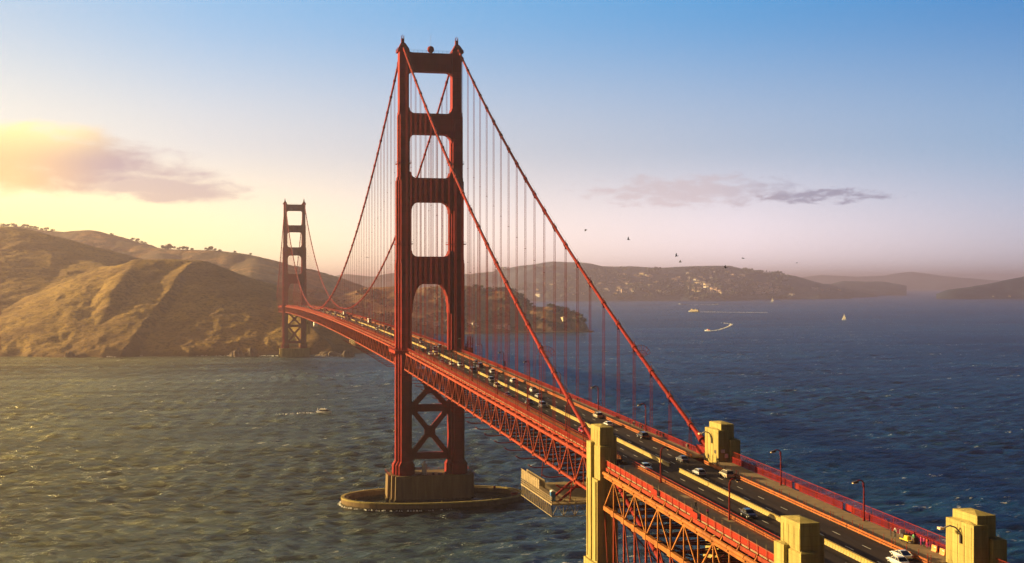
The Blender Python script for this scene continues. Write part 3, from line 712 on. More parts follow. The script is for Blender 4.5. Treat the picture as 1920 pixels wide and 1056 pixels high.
# main cables ----------------------------------------------------------------------------
ZC = 225.6; ZM = 82.4
def cable_z(y):
    if 0 <= y <= 1280: return ZM+(ZC-ZM)*((y-640)/640)**2
    yy = -y if y < 0 else y-1280
    t = yy/343.0; return ZC+(69.1-ZC)*t-4*8.6*t*(1-t) if yy <= 343 else 69.1-(yy-343)*.37
for s in (-1, 1):
    x = s*13.7; mb = MB(); ys = list(np.linspace(-415, -344, 5))+list(np.linspace(-343, 0, 46))+list(np.linspace(0, 1280, 130))[1:]+list(np.linspace(1280, 1623, 30))[1:]
    mb.tube([(x, y, cable_z(y)) for y in ys], .53, 10)
    cab = part(mb, 'main_cable', ORANGE, smooth=True)
    mb = MB()
    for dx in (-.42, .42):
        pts = [(x+dx, y, cable_z(y)+1.5) for y in np.linspace(-343, 0, 30)]+[(x+dx, y, cable_z(y)+1.5) for y in np.linspace(12, 1268, 110)]
        mb.tube(pts, .022, 4)
    part(mb, 'hand_rope', STEELD, cab)
    far = MB()
    ysus = [-15.24*k for k in range(1, 23)]+[15.24*k for k in range(1, 84)]+[1280+15.24*k for k in range(1, 22)]
    for i, y in enumerate(ysus):
        d = .5; z0, z1 = cable_z(y-d), cable_z(y+d)
        t = MB() if i < 45 else far
        t.tube([(x, y-d-.25, cable_z(y-d-.25)), (x, y+d+.25, cable_z(y+d+.25))], .74, 8)
        if i < 45:
            t.box(x-.2, x+.2, y-.35, y+.35, cable_z(y)-1.5, cable_z(y)-.4); t.box(x-.07, x+.07, y-.1, y+.1, cable_z(y)+.5, cable_z(y)+1.6)
            part(t, 'cable_band', ORANGE, cab)
    ff = part(far, 'cable_band', ORANGE, cab); ff['kind'] = 'stuff'
    # anti-climb fan on the cable
    mb = MB(); yb = -297 if s > 0 else -297; zb = cable_z(yb)
    for k in range(9):
        a_ = R(20+k*17.5); mb.bar((x, yb, zb+.3), (x+3.0*math.cos(a_), yb+1.2, zb+3.4*math.sin(a_)+.4), .07)
    for rr in (1.7, 2.9):
        pts = [(x+rr*math.cos(R(20+k*17.5)), yb+rr*.4, zb+.4+rr*1.12*math.sin(R(20+k*17.5))) for k in range(9)]; mb.tube(pts, .05, 4)
    part(mb, 'climb_guard', ORANGE2, cab)
    # end collar where the cable meets the pylon
    mb = MB()
    if s > 0: mb.box(x-1.5, x+1.3, -349.4, -343.5, road_z(-346)+.3, cable_z(-346)-.2); mb.tube([(x, -344, cable_z(-344)), (x, -340, cable_z(-340))], [1.0, .62], 10)
    else: mb.tube([(x, -347, cable_z(-343)-1), (x, -341, cable_z(-341))], [.8, .62], 10)
    part(mb, 'cable_collar', ORANGE, cab)
# suspender ropes: hangers of four ropes
def hanger(mb, x, y, r):
    zc = cable_z(y)-.8; zb = road_z(y)-1.1
    if zc-zb < .6: return
    for dx in (-.30, .30):
        for dy in (-.28, .28):
            mb.tube([(x+dx, y+dy, zb), (x+dx*.75, y+dy, zc)], r, 4, cap=False)
    if zc-zb > 60:
        for f in (.33, .66): mb.box(x-.34, x+.34, y-.32, y+.32, zb+(zc-zb)*f-.08, zb+(zc-zb)*f+.08)
order = sorted([(abs(y+644), s, y) for y in [-15.24*k for k in range(1, 23)]+[15.24*k for k in range(1, 84)]+[1280+15.24*k for k in range(1, 22)] for s in (-1, 1)])
rest = MB()
for i, (d, s, y) in enumerate(order):
    if i < 99: mb = MB(); hanger(mb, s*13.7, y, .045); part(mb, 'suspender_rope', ORANGE, fix=False)
    else: hanger(rest, s*13.7, y, .033)
rr_ = part(rest, 'suspender_rope', ORANGE, fix=False); rr_['kind'] = 'stuff'

# piers, fender, pylons ---------------------------------------------------------------------
def pier(y0, label):
    e = empty('concrete_pier', label, 'pier', (0, y0, 0))
    mb = MB(); st = [(21.8, 4.5), (20.2, 8.0), (18.6, 10.8)]
    c0 = cruci(st, 0)
    PM_ = PIERC if y0 == 0 else CONC
    mb.loft([[(x*1.03, y*1.05, -12) for x, y in c0], [(x*1.03, y*1.05, 1.2) for x, y in c0]]); mb.loft([[(x, y, 1.2) for x, y in c0], [(x*.985, y*.98, 12.5) for x, y in c0]])
    mb.build('pier_shaft', PM_, e)
    mb = MB(); pts = [(-21, -10.3), (21, -10.3), (21, 10.3), (-21, 10.3), (-21, -10.3)]
    for (xa, ya), (xb, yb) in zip(pts[:-1], pts[1:]):
        n = max(1, int(math.hypot(xb-xa, yb-ya)/2.4))
        for k in range(n): mb.bar((xa+(xb-xa)*k/n, ya+(yb-ya)*k/n, 12.5), (xa+(xb-xa)*k/n, ya+(yb-ya)*k/n, 13.7), .1)
        for h in (13.1, 13.7): mb.bar((xa, ya, h), (xb, yb, h), .07)
    mb.build('pier_railing', ORANGE2, e); return e
p1 = pier(0, 'broad stepped concrete pier inside the oval fender under the near tower')
mb = MB(); mb.tube([(-3.6, -6, 12.4), (-3.6, -6, 17.5)], 1.15, 12); mb.tube([(-3.6, -6, 17.5), (-3.6, -6, 18.1)], 1.55, 12); mb.tube([(-3.6, -6, 18.1), (-3.6, -6, 19.2)], .5, 8)
mb.build('signal_turret', GREYM, p1)
mb = MB()
for x, y, w_, h in ((3, -8, 2, 1.0), (6.5, -7.5, 1.4, 1.3), (-7, -8, 1.2, .8), (0, -8.5, 1.0, 1.2)): mb.box(x, x+w_, y, y+1, 12.5, 12.5+h)
mb.build('equipment_box', STEELD, p1)
p2 = pier(1280, 'hazy concrete pier at the foot of the far tower by the rocky point')
fe = empty('fender_ring', 'oval concrete fender wall standing in the water round the near tower pier', 'fender', (0, -12, 0))
mb = MB(); n = 72; A_, B_ = 45.0, 26.0
def ell(t, a_, b_): # pointed-ish oval
    return (a_*math.copysign(abs(math.cos(t))**.86, math.cos(t)), b_*math.copysign(abs(math.sin(t))**.95, math.sin(t)))
O = [ell(2*math.pi*k/n, A_, B_) for k in range(n)]; I = [ell(2*math.pi*k/n, A_-3.4, B_-3.4) for k in range(n)]
secs = [[(x*1.0, y*1.0, -10) for x, y in O], [(x, y, 2.9) for x, y in O]]
for k in range(n):
    k2 = (k+1) % n; o1, o2, i1, i2 = O[k], O[k2], I[k], I[k2]
    mb.add([(o1[0], o1[1], -10), (o2[0], o2[1], -10), (o2[0], o2[1], 3.3), (o1[0], o1[1], 3.3), (i1[0], i1[1], -10), (i2[0], i2[1], -10), (i2[0], i2[1], 3.3), (i1[0], i1[1], 3.3)],
           [(0, 1, 2, 3), (5, 4, 7, 6), (3, 2, 6, 7)])
mb.build('fender_wall', PIERC, fe)
mb = MB()
for k in range(n):
    a_ = O[k]; b_ = O[(k+1) % n]; ia = (a_[0]*.985, a_[1]*.975); ib = (b_[0]*.985, b_[1]*.975)
    mb.bar((ia[0], ia[1], 3.5), (ib[0], ib[1], 3.5), 1.5, .6)
    if k % 6 == 0: mb.tube([(ia[0], ia[1], 3.4), (ia[0], ia[1], 4.6)], .18, 6)
mb.build('fender_coping', CONC, fe)
mb = MB(); mb.box(37, 40.5, -9.5, -8.5, 3.2, 4.6); mb.box(33, 34, 14, 15, 3.2, 4.4); mb.bar((41, -6, 3.3), (41, -6, 7), .12); mb.build('signal_light', ORANGE2, fe)
for i, (y0, L, zr, sx, lab) in enumerate([(-358, 8.6, 65.1, -1, 'tall yellow concrete pylon where the west cable ends, its shaft reaching down'),
                                   (-358, 8.6, 65.1, 1, 'pale concrete pylon on the east footpath where the second cable ends'),
                                   (-464, 7.9, 62.2, -1, 'large concrete pylon cut by the bottom edge of the picture, left of the roadway'),
                                   (-464, 7.9, 62.2, 1, 'concrete pylon at the far lower right with a curved lamp bracket')]):
    e = empty('concrete_pylon', lab, 'pylon', (0, y0, zr))
    X_ = lambda a_: 12.2+a_
    def bx(mb, s0, s1, ya, yb, za, zb, cap=.5):
        x0, x1 = sorted((sx*X_(s0), sx*X_(s1)))
        if cap: mb.hip(x0, x1, ya, yb, za, zb, cap, .42)
        else: mb.box(x0, x1, ya, yb, za, zb)
    south_out = -.95 if sx > 0 else 0; south_in = -.55 if sx < 0 else 0
    mb = MB(); bx(mb, .9, 4.1, .5, L-.5, -3, 9.0, .4)
    if sx < 0:
        bx(mb, 0, 2.3, 1.4+south_in, L-.6, -3, 6.9, .4)
    else: bx(mb, 0, 2.6, 0, L, -3, 7.6, .35)
    if sx < 0:
        bx(mb, 2.4, 5.0, L-3.6, L, -3, 5.1, .3); bx(mb, 1.6, 4.35, -.35, 4.3, -3, 4.6, .7)
    else: bx(mb, 2.75, 5.1, south_out, L-.8, -3, 5.4, .5)
    mb.build('pylon_top', CONC, e)
    mb = MB(); bx(mb, .2, 4.7, .35, L-.35, -zr-3, -3.01, 0)
    bx(mb, .1, 5.05, L-3.7, L+.05, -zr-3, -3.0, 0); bx(mb, 0, 4.9, -.1, 4.25, -zr-3, -3.02, 0)
    bx(mb, -.35, 5.6, -.4, L+.4, -zr-3, -22, 0); bx(mb, -.9, 6.2, -.9, L+.9, -zr-3, -44, 0)
    # vertical ribs on the long faces
    for k in range(4):
        yy = .9+k*(L-1.8)/3
        x0, x1 = sorted((sx*X_(4.95), sx*X_(5.2))); mb.box(x0, x1, yy-.3, yy+.3, -21.5, -3.5) if k in (0, 3) else None
    mb.build('pylon_shaft', CONC, e)
    mb = MB()
    for k in range(4):       # fluting on the inner or outer west face
        yy = 1.1+k*(L-2.2)/3; xf = -X_(4.12) if sx < 0 else X_(-.02)
        mb.box(xf-.03, xf+.03, yy-.45, yy+.45, -.5 if sx > 0 else 4.9, 7.2 if sx > 0 else 8.2)
    mb.build('pylon_flute', CONC, e)
    xb = X_(0)-.05 if sx > 0 else -X_(0)+.05
    br = MB(); yb = L*.42
    br.tube([(xb, yb, 3.6+1.0), (xb-sx*.25, yb, 6.0), (xb-sx*.7, yb+.5, 6.7), (xb-sx*1.3, yb+1.2, 6.9), (xb-sx*1.8, yb+1.9, 6.5)], .13, 6); br.bar((xb-sx*.15, yb, 4.3), (xb-sx*.15, yb, 5.6), .35)
    if sx > 0:
        bo = br.build('lamp_bracket', STEELD, e); hd = MB(); hd.box(xb-sx*2.2-.35, xb-sx*2.2+.35, yb+1.9, yb+2.8, 6.15, 6.5); hd.build('lamp_head', LAMPH, bo)
    if sx > 0 and y0 == -358:
        for k, (dx, dz, w_, hh, mm) in enumerate([(.7, 2.4, .9, .8, GREYM), (1.6, 1.2, .8, 1.0, GREYM)]):
            q = MB(); q.box(X_(dx), X_(dx+w_), -.12, 0, dz, dz+hh); q.build('notice_board', mm, e)
        q = MB(); q.box(X_(0)-.12, X_(0), 1.2, 2.2, 2.1, 2.9); q.build('notice_board', STEELD, e)

# median barrier --------------------------------------------------------------------------
def med_x(y): return -.75
for (a_, b_), lab in zip(((-555, -367.8), (-361, -14), (6, 960)), ('yellow movable road barrier nearest the camera, running past the pylons', 'yellow movable road barrier between the tall pylon and the near tower', 'thin yellow road barrier along the main span beyond the near tower')):
    y = a_; mb = MB()
    while y < b_:
        q = min(y+1.0 if y < -200 else y+3.0, b_); za, zb = road_z(y)+.001, road_z(q)+.001; x = med_x(y); g = .05 if y < -200 else .04
        pr = [(-.28, 0), (-.24, .12), (-.12, .35), (-.10, .68), (-.2, .74), (-.2, .85), (.2, .85), (.2, .74), (.10, .68), (.12, .35), (.24, .12), (.28, 0)]
        mb.loft([[(x+p[0], y+g, za+p[1]) for p in pr], [(x+p[0], q-g, zb+p[1]) for p in pr]]); mb.box(x-.06, x+.06, q-.06, q+.06, zb+.2, zb+.6); y = q
    mo = mb.build('median_barrier', YELB); tag(mo, lab, 'barrier')

# street lamps --------------------------------------------------------------------------------
def make_lamp():
    e = empty('street_lamp', '', 'street lamp')
    mb = MB(); mb.tube([(0, 0, 0), (0, 0, .9)], [.26, .2], 8); mb.tube([(0, 0, .85), (0, 0, 6.6)], [.17, .13], 8)
    mb.tube([(0, 0, 6.5), (-.08, 0, 7.0), (-.35, 0, 7.35), (-.75, 0, 7.5), (-1.2, 0, 7.42), (-1.5, 0, 7.25)], .12, 6)
    mb.tube([(0, 0, 5.9), (-.35, 0, 6.9)], .05, 5)
    mb.build('lamp_post', MATS['orange_paint'], e)
    mb = MB(); mb.loft([[(-1.35+x*.6, y*.6, 7.42) for x, y in ((-.3, -.25), (.3, -.25), (.3, .25), (-.3, .25))], [(-1.7+x, y, 7.22) for x, y in ((-.55, -.3), (.5, -.3), (.5, .3), (-.55, .3))], [(-1.7+x, y, 7.02) for x, y in ((-.5, -.28), (.45, -.28), (.45, .28), (-.5, .28))]])
    hd = mb.build('lamp_head', STEELD, e)
    mb = MB(); mb.box(-2.28, -1.5, -.24, .24, 6.9, 7.03); mb.build('lamp_lens', LAMPH, hd); return e
lamp0 = make_lamp(); first = True
elist = [-425, -388.5]+[-305.5+46.2*k for k in range(0, 30)]
wlist = [-419.4, -380.9]+[-302.3+45.5*k for k in range(0, 30)]
lampi = 0
for side, lst in ((1, elist), (-1, wlist)):
    for i, y in enumerate(lst):
        if y > 1150 or abs(y) < 12: continue
        o = lamp0 if first else copy_tree(lamp0); first = False
        o.location = (side*(11.9 if y > -350 else 14.2) if side > 0 else -9.75, y, road_z(y)+.21); o.rotation_euler = (0, 0, 0 if side > 0 else math.pi)
        w_ = 'east' if side > 0 else 'west'; ords = ['nearest', 'second', 'third', 'fourth', 'fifth', 'sixth', 'seventh', 'eighth', 'ninth', 'tenth', 'eleventh', 'twelfth', 'thirteenth', 'fourteenth', 'fifteenth', 'sixteenth', 'seventeenth', 'eighteenth', 'nineteenth', 'twentieth', 'twenty-first', 'twenty-second', 'twenty-third', 'twenty-fourth', 'twenty-fifth', 'twenty-sixth', 'twenty-seventh']
        if y < -350:
            o['label'] = {(1, 0): 'tall street lamp on the east footpath near the lower right pylon', (1, 1): 'street lamp on the east footpath just past the pale pylon',
                          (-1, 0): 'street lamp over the west footpath near the bottom of the picture', (-1, 1): 'street lamp just beyond the tall yellow pylon on the west side'}[(side, i)]
        elif y < 0: o['label'] = f'{ords[i-2]} lamp on the {w_} rail between the cable ends and near tower'; nb_ = i
        else: o['label'] = f'{ords[i-nb_-1]} lamp on the {w_} rail counted from the near tower outwards'
        o['group'] = f'street lamps along the {w_} side of the bridge'
# blue sign on one lamp
q = MB(); q.box(11.2, 12.5, -122.6, -122.5, road_z(-122)+1.7, road_z(-122)+4.0); sg = q.build('road_sign', BLUEP); tag(sg, 'blue rectangular sign fixed on a street lamp of the east rail', 'sign')

# work platform -----------------------------------------------------------------------------------
wp = empty('work_platform', 'pale scaffold work platform slung below the bridge truss, left of the yellow pylon', 'platform', (0, 0, 0))
zp = 51.5; y0_, y1_ = -326, -291
mb = MB(); mb.box(-19.7, 13, y0_, y1_, zp-.35, zp); 
mb.build('platform_deck', PLAT, wp)
mb = MB()
for x in (-19.6,):
    for y in np.arange(y0_, y1_+.1, 2.0):
        mb.bar((x, y, zp-3.2), (x, y, zp+4.2 if y > y0_+14 else zp+1.4), .14)
        if y < y1_-1: mb.bar((x, y, zp-3.2), (x, y+2, zp-.2), .1); mb.bar((x, y, zp-.2), (x, y+2, zp+1.1), .06)
    for z in (zp-3.2, zp+.5, zp+1.1, zp+1.6): mb.bar((x, y0_, z), (x, y1_, z), .14)
    for z in (zp+2.6, zp+3.3, zp+4.1): mb.bar((x, y0_+14, z), (x, y1_, z), .13)
for x in np.arange(-19.6, 12, 3.0):
    mb.bar((x, y0_, zp-3.2), (x, y0_, zp+1.3), .14); mb.bar((x, y0_, zp-3.2), (x+1.5, y0_, zp-.2), .12); mb.bar((x+3, y0_, zp-3.2), (x+1.5, y0_, zp-.2), .12)
for z in (zp-3.2, zp-.2, zp+.6, zp+1.3): mb.bar((-19.6, y0_, z), (12, y0_, z), .13)
mb.build('platform_scaffold', PLAT, wp)
mb = MB()
for x in (-18.0, -19.5):
    mb.box(x-.06, x+.06, y0_+14, y1_, zp+1.7, zp+3.9)
mb.build('platform_screen', PLAT, wp)
mb = MB()
for x, y in ((-14.5, y0_+2), (-14.5, y1_-2), (12, y0_+2), (12, y1_-2)): mb.bar((x, y, zp), (x*.95, y, road_z(y)-8.8), .2)
for y in (-322, -316): mb.bar((-17, y, zp-.2), (-10, y, zp+5.5), .5)
mb.build('platform_hanger', ORANGE, wp)
pt = empty('portable_toilet', 'blue portable toilet cabin with white roof on the scaffold platform', 'toilet', (-18.2, -321, zp))
mb = MB(); mb.box(-.6, .6, -.6, .6, .08, 2.3); mb.box(-.66, .66, -.66, .66, 0, .1); mb.build('cabin', BLUEP, pt)
mb = MB(); mb.prism([(-.66, 2.3), (.66, 2.3), (.5, 2.55), (.2, 2.7), (-.2, 2.7), (-.5, 2.55)], -.66, .66); mb.build('roof', WHITEP, pt)
mb = MB(); mb.box(-.42, .42, -.64, -.6, .2, 2.1); mb.build('door', BLUEP, pt)
ts = empty('travel_rig', 'pale maintenance traveller hung below the far part of the truss', 'platform', (0, 0, 0))
mb = MB(); zz = road_z(250)-10.6
mb.box(-15.5, 13, 225, 262, zz-.3, zz)
mb.build('rig_deck', PLAT, ts); mb = MB()
for y in np.arange(225, 262.1, 2.5): mb.bar((-15.4, y, zz), (-15.4, y, zz+2.6), .2)
for z in (zz+.6, zz+1.5, zz+2.6): mb.bar((-15.4, 225, z), (-15.4, 262, z), .25)
for y in (226, 261):
    for x in (-13.7, 13): mb.bar((x, y, zz), (x, y, zz+3), .2)
mb.build('rig_rail', PLAT, ts)

# ================================================================== VEHICLES
def car_meshes(kind):
    """body, windows, wheels as meshes; car points to +y, origin on the road under its middle"""
    L, Wd, H = {'sedan': (4.7, 1.82, 1.45), 'suv': (4.75, 1.92, 1.78), 'hatch': (4.2, 1.8, 1.52), 'van': (5.4, 2.0, 2.15), 'coupe': (4.6, 1.88, 1.36)}[kind]
    hl = L/2
    belt = {'sedan': .93, 'suv': 1.08, 'hatch': .97, 'van': 1.15, 'coupe': .88}[kind]
    # lower body sections along y: (y, half width, z low, z top)
    S = {'sedan': [(-1, .72, .45, .72), (-.97, .90, .32, .93), (-.72, .98, .22, 1.0), (-.3, 1, .2, 1.0), (.3, 1, .2, 1.0), (.55, .99, .2, .98), (.85, .93, .25, .84), (.97, .80, .34, .68), (1, .62, .42, .56)],
         'suv': [(-1, .78, .45, .92), (-.97, .93, .34, 1.0), (-.72, .99, .26, 1.0), (-.3, 1, .25, 1.0), (.3, 1, .25, 1.0), (.55, 1, .25, .99), (.86, .95, .3, .88), (.97, .84, .38, .74), (1, .7, .46, .6)]}
    S['hatch'] = S['suv']; S['van'] = S['suv']; S['coupe'] = S['sedan']
    body = MB(); secs = []
    for (y, w, zl, zt) in S[kind]:
        w_ = w*Wd/2; zt_ = belt*zt; y_ = y*hl
        secs.append([(-w_*.9, y_, zl), (w_*.9, y_, zl), (w_, y_, zl+(zt_-zl)*.35), (w_*.98, y_, zl+(zt_-zl)*.75), (w_*.86, y_, zt_), (-w_*.86, y_, zt_), (-w_*.98, y_, zl+(zt_-zl)*.75), (-w_, y_, zl+(zt_-zl)*.35)])
    body.loft(secs)
    # cabin: base and roof outlines along y
    cb = {'sedan': (-.78, .42, -.45, .10), 'suv': (-.97, .50, -.84, .18), 'hatch': (-.96, .46, -.70, .12), 'van': (-.98, .72, -.94, .42), 'coupe': (-.86, .40, -.36, .02)}[kind]
    b0, b1, r0, r1 = [q*hl for q in cb]; wb = Wd/2*.86; wr = Wd/2*(.70 if kind != 'van' else .8)
    zb = belt-.03; zr_ = H-.06
    glass = MB()
    def ring(y0, y1, w, z): return [(-w, y0, z), (w, y0, z), (w, y1, z), (-w, y1, z)]
    glass.loft([ring(b0, b1, wb, zb), ring(r0, r1, wr, zr_)], cap=False)
    roof = ring(r0-.04, r1+.04, wr+.02, zr_-.02); roof2 = ring(r0+.12, r1-.12, wr-.1, H)
    body.loft([ring(r0-.02, r1+.02, wr+.015, zr_-.05), roof, roof2])
    for sx in (-1, 1):     # pillars
        for (ya, yb) in ((b0, r0), (b1, r1), ((b0+b1)/2-.1, (r0+r1)/2-.05)):
            body.bar((sx*(wb+.01), ya, zb), (sx*(wr+.01), yb, zr_), .09, .07)
        body.box(min(sx*Wd*.5, sx*(Wd*.5+.16)), max(sx*Wd*.5, sx*(Wd*.5+.16)), b1-.35, b1-.2, belt, belt+.13)
    wh = MB(); r = .34 if kind != 'suv' else .38
    wh.tube([(-.12, 0, 0), (.12, 0, 0)], r, 14); wh.tube([(-.13, 0, 0), (.13, 0, 0)], r*.6, 10, 1)
    hl_ = MB(); hl_.box(-.19, .19, -.05, .05, -.08, .08); tl = MB(); tl.box(-.16, .16, -.04, .04, -.09, .09)
    spots = dict(wheel=[(sx*(Wd/2-.12), sy*hl*.62, r) for sx in (-1, 1) for sy in (-1, 1)],
                 head=[(sx*Wd*.36, hl*.965, belt*.62) for sx in (-1, 1)], tail=[(sx*Wd*.38, -hl*.985, belt*.78) for sx in (-1, 1)])
    return body, glass, wh, hl_, tl, spots
CARM = {}
def car_proto(kind, col):
    if (kind, col) in CARM: return CARM[(kind, col)]
    b, g, w, h, t, sp = car_meshes(kind)
    if ('w', kind) not in CARM:
        CARM[('w', kind)] = (g.mesh('windows', GLASSD), w.mesh('wheel', [TYRE, RIM], True), h.mesh('headlight', HEADL), t.mesh('taillight', TAILL), sp)
    CARM[(kind, col)] = b.mesh('body', PAINT[col]); return CARM[(kind, col)]
def add_car(x, y, kind, col, label, group, north, detail=True):
    bm = car_proto(kind, col); g, w, h, t, sp = CARM[('w', kind)]
    th = math.atan2(road_z(y+2)-road_z(y-2), 4)
    e = empty('parked_car' if False else 'car', label, 'van' if kind == 'van' else 'car', (x, y, road_z(y)+.008), 0, group)
    e.rotation_euler = (th if north else -th, 0, 0 if north else math.pi)
    def ch(nm, me, loc=(0, 0, 0)):
        o = bpy.data.objects.new(nm, me); COL.objects.link(o); o.parent = e; o.location = loc; return o
    ch('body', bm); ch('windows', g)
    if detail:
        for p in sp['wheel']: ch('wheel', w, p)
        for p in sp['head']: ch('headlight', h, p)
        for p in sp['tail']: ch('taillight', t, p)
    else:
        for p in sp['wheel'][:]: ch('wheel', w, p)
    return e
G_N = 'cars driving away on the east side of the median'; G_S = 'cars coming towards the camera on the west side of the median'
cars = [
 (6.9, -451.6, 'coupe', 'white', 'white car nearest the lower right pylon, seen from behind, cut by no edge', 1),
 (4.1, -455.6, 'sedan', 'white', 'white car half cut by the bottom edge beside another white car', 1),
 (-5.0, -417, 'hatch', 'black', 'dark car between the median barrier and the lower middle pylon', 0),
 (6.9, -376.3, 'suv', 'tan', 'pale car with dark windows just past the pale east pylon', 1),
 (2.0, -372.5, 'hatch', 'silver', 'silver car hugging the median barrier between the two pylons', 1),
 (4.6, -354.6, 'sedan', 'grey', 'dark grey car level with the pale east pylon', 1),
 (-7.4, -364, 'hatch', 'lightblue', 'light blue car just right of the tall yellow pylon', 0),
 (7.2, -317, 'suv', 'black', 'black off-road car beside the pedestrians on the east side', 1),
 (4.9, -293.2, 'sedan', 'white', 'white car directly behind the tall yellow pylon top', 1),
 (7.2, -275, 'suv', 'tan', 'tan car close to the east kerb beyond the pedestrians', 1),
 (-5.4, -304.1, 'hatch', 'red', 'bright red car beside the west cable just before the tall pylon', 0),
 (-2.6, -247.2, 'suv', 'grey', 'grey car with lit front hugging the median, fourth from the yellow pylon', 0),
 (-5.2, -239.4, 'suv', 'black', 'black car in the middle southbound lane beside the grey one', 0),
 (2.2, -221.4, 'sedan', 'silver', 'silver car just right of the median, halfway to the near tower', 1),
 (4.6, -203.3, 'suv', 'white', 'white car northbound halfway to the near tower', 1),
 (-7.2, -216.1, 'sedan', 'black', 'black car in the outer southbound lane halfway to the near tower', 0),
 (4.8, -171.1, 'suv', 'white', 'white car northbound, second of three white ones in a row', 1),
 (-4.7, -187.3, 'suv', 'tan', 'cream car southbound in the middle lane', 0),
 (-2.4, -165.4, 'suv', 'grey', 'dark car southbound against a gap in the sunlit median', 0),
 (4.6, -132.6, 'suv', 'white', 'white car northbound, third from the pylons', 1),
 (-2.4, -128.3, 'van', 'black', 'dark van hugging the median on the southbound side', 0),
 (4.7, -106.4, 'van', 'blue', 'dark blue van northbound before the near tower', 1),
 (7.0, -85.1, 'sedan', 'grey', 'grey car close to the east kerb before the near tower', 1),
 (-2.4, -99.3, 'suv', 'white', 'white car southbound against the median just below the near tower', 0),
 (-4.9, -92.5, 'hatch', 'white', 'white hatchback southbound in the middle lane near the tower', 0),
 (-7.2, -81.2, 'sedan', 'grey', 'dark car southbound in the outer lane near the tower', 0),
 (-2.6, -36, 'suv', 'tan', 'tan car southbound under the near tower beside a white one', 0),
 (-4.9, -34, 'sedan', 'white', 'white car southbound under the near tower', 0),
 (-5.3, -11.3, 'hatch', 'black', 'dark car passing between the legs of the near tower', 0),
 (2.1, -2.2, 'suv', 'white', 'white car northbound between the legs of the near tower', 1),
 (7.0, 12.4, 'suv', 'grey', 'grey car beside the east leg of the near tower', 1),
 (3.6, 52.9, 'sedan', 'white', 'white car seen through the near tower legs', 1),
 (6.6, 76.2, 'hatch', 'black', 'dark car beyond the white one seen through the near tower legs', 1)]
for (x, y, k, c_, lab, nb) in cars: add_car(x, y, k, c_, lab, G_N if nb else G_S, bool(nb), y < -30)
fc = [(-4.8, 115, 'sedan', 'black'), (4.2, 204, 'suv', 'tan'), (7.4, 222, 'suv', 'black'), (7.4, 245, 'hatch', 'black'), (4.4, 248, 'suv', 'silver'), (-2.7, 205, 'suv', 'white'), (-4.8, 274, 'sedan', 'white'), (-2.4, 345, 'suv', 'black')]
g = random.Random(5)
yy = 380
while yy < 1180:
    for x in (-7.3, -4.8, -2.4, 1.9, 4.6, 7.3):
        if g.random() < (.42 if yy > 500 else .3): fc.append((x, yy+g.uniform(-7, 7), g.choice(['sedan', 'suv', 'hatch', 'suv', 'sedan', 'van']), g.choice(['white', 'white', 'silver', 'black', 'grey', 'tan', 'blue', 'red', 'white'])))
    yy += 24
for (x, y, k, c_) in fc:
    nb = x > -.7
    add_car(x, y, k, c_, f'tiny {c_} {dict(sedan="saloon car", suv="tall car", hatch="hatchback", van="van")[k]} in the far traffic '+('heading away' if nb else 'coming this way')+' beyond the near tower', 'far traffic on the main span, '+('northbound' if nb else 'southbound'), nb, False)
def box_truck(x, y, lab):
    e = empty('box_truck', lab, 'truck', (x, y, road_z(y)), 0, None)
    mb = MB(); mb.box(-1.25, 1.25, -4.2, 2.0, 1.0, 4.0); mb.build('cargo_box', WHITEP, e)
    mb = MB(); mb.loft([[(-1.1, 2.1, .6), (1.1, 2.1, .6), (1.1, 4.2, .6), (-1.1, 4.2, .6)], [(-1.1, 2.1, 1.6), (1.1, 2.1, 1.6), (1.1, 4.1, 1.6), (-1.1, 4.1, 1.6)], [(-1.0, 2.1, 2.7), (1.0, 2.1, 2.7), (1.0, 3.4, 2.7), (-1.0, 3.4, 2.7)]]); mb.build('cab', PAINT['white'], e)
    mb = MB(); mb.box(-.95, .95, -4.1, 4.0, .5, 1.0); mb.build('chassis', STEELD, e)
    for sx in (-1, 1):
        for yy_ in (-2.8, 3.2):
            w = MB(); w.tube([(sx*.8, yy_, .5), (sx*1.15, yy_, .5)], .5, 12); w.build('wheel', TYRE, e)
box_truck(4.6, 318, 'white box truck on the main span, the nearer of two'); box_truck(4.6, 522, 'white box truck on the main span, the farther of two')

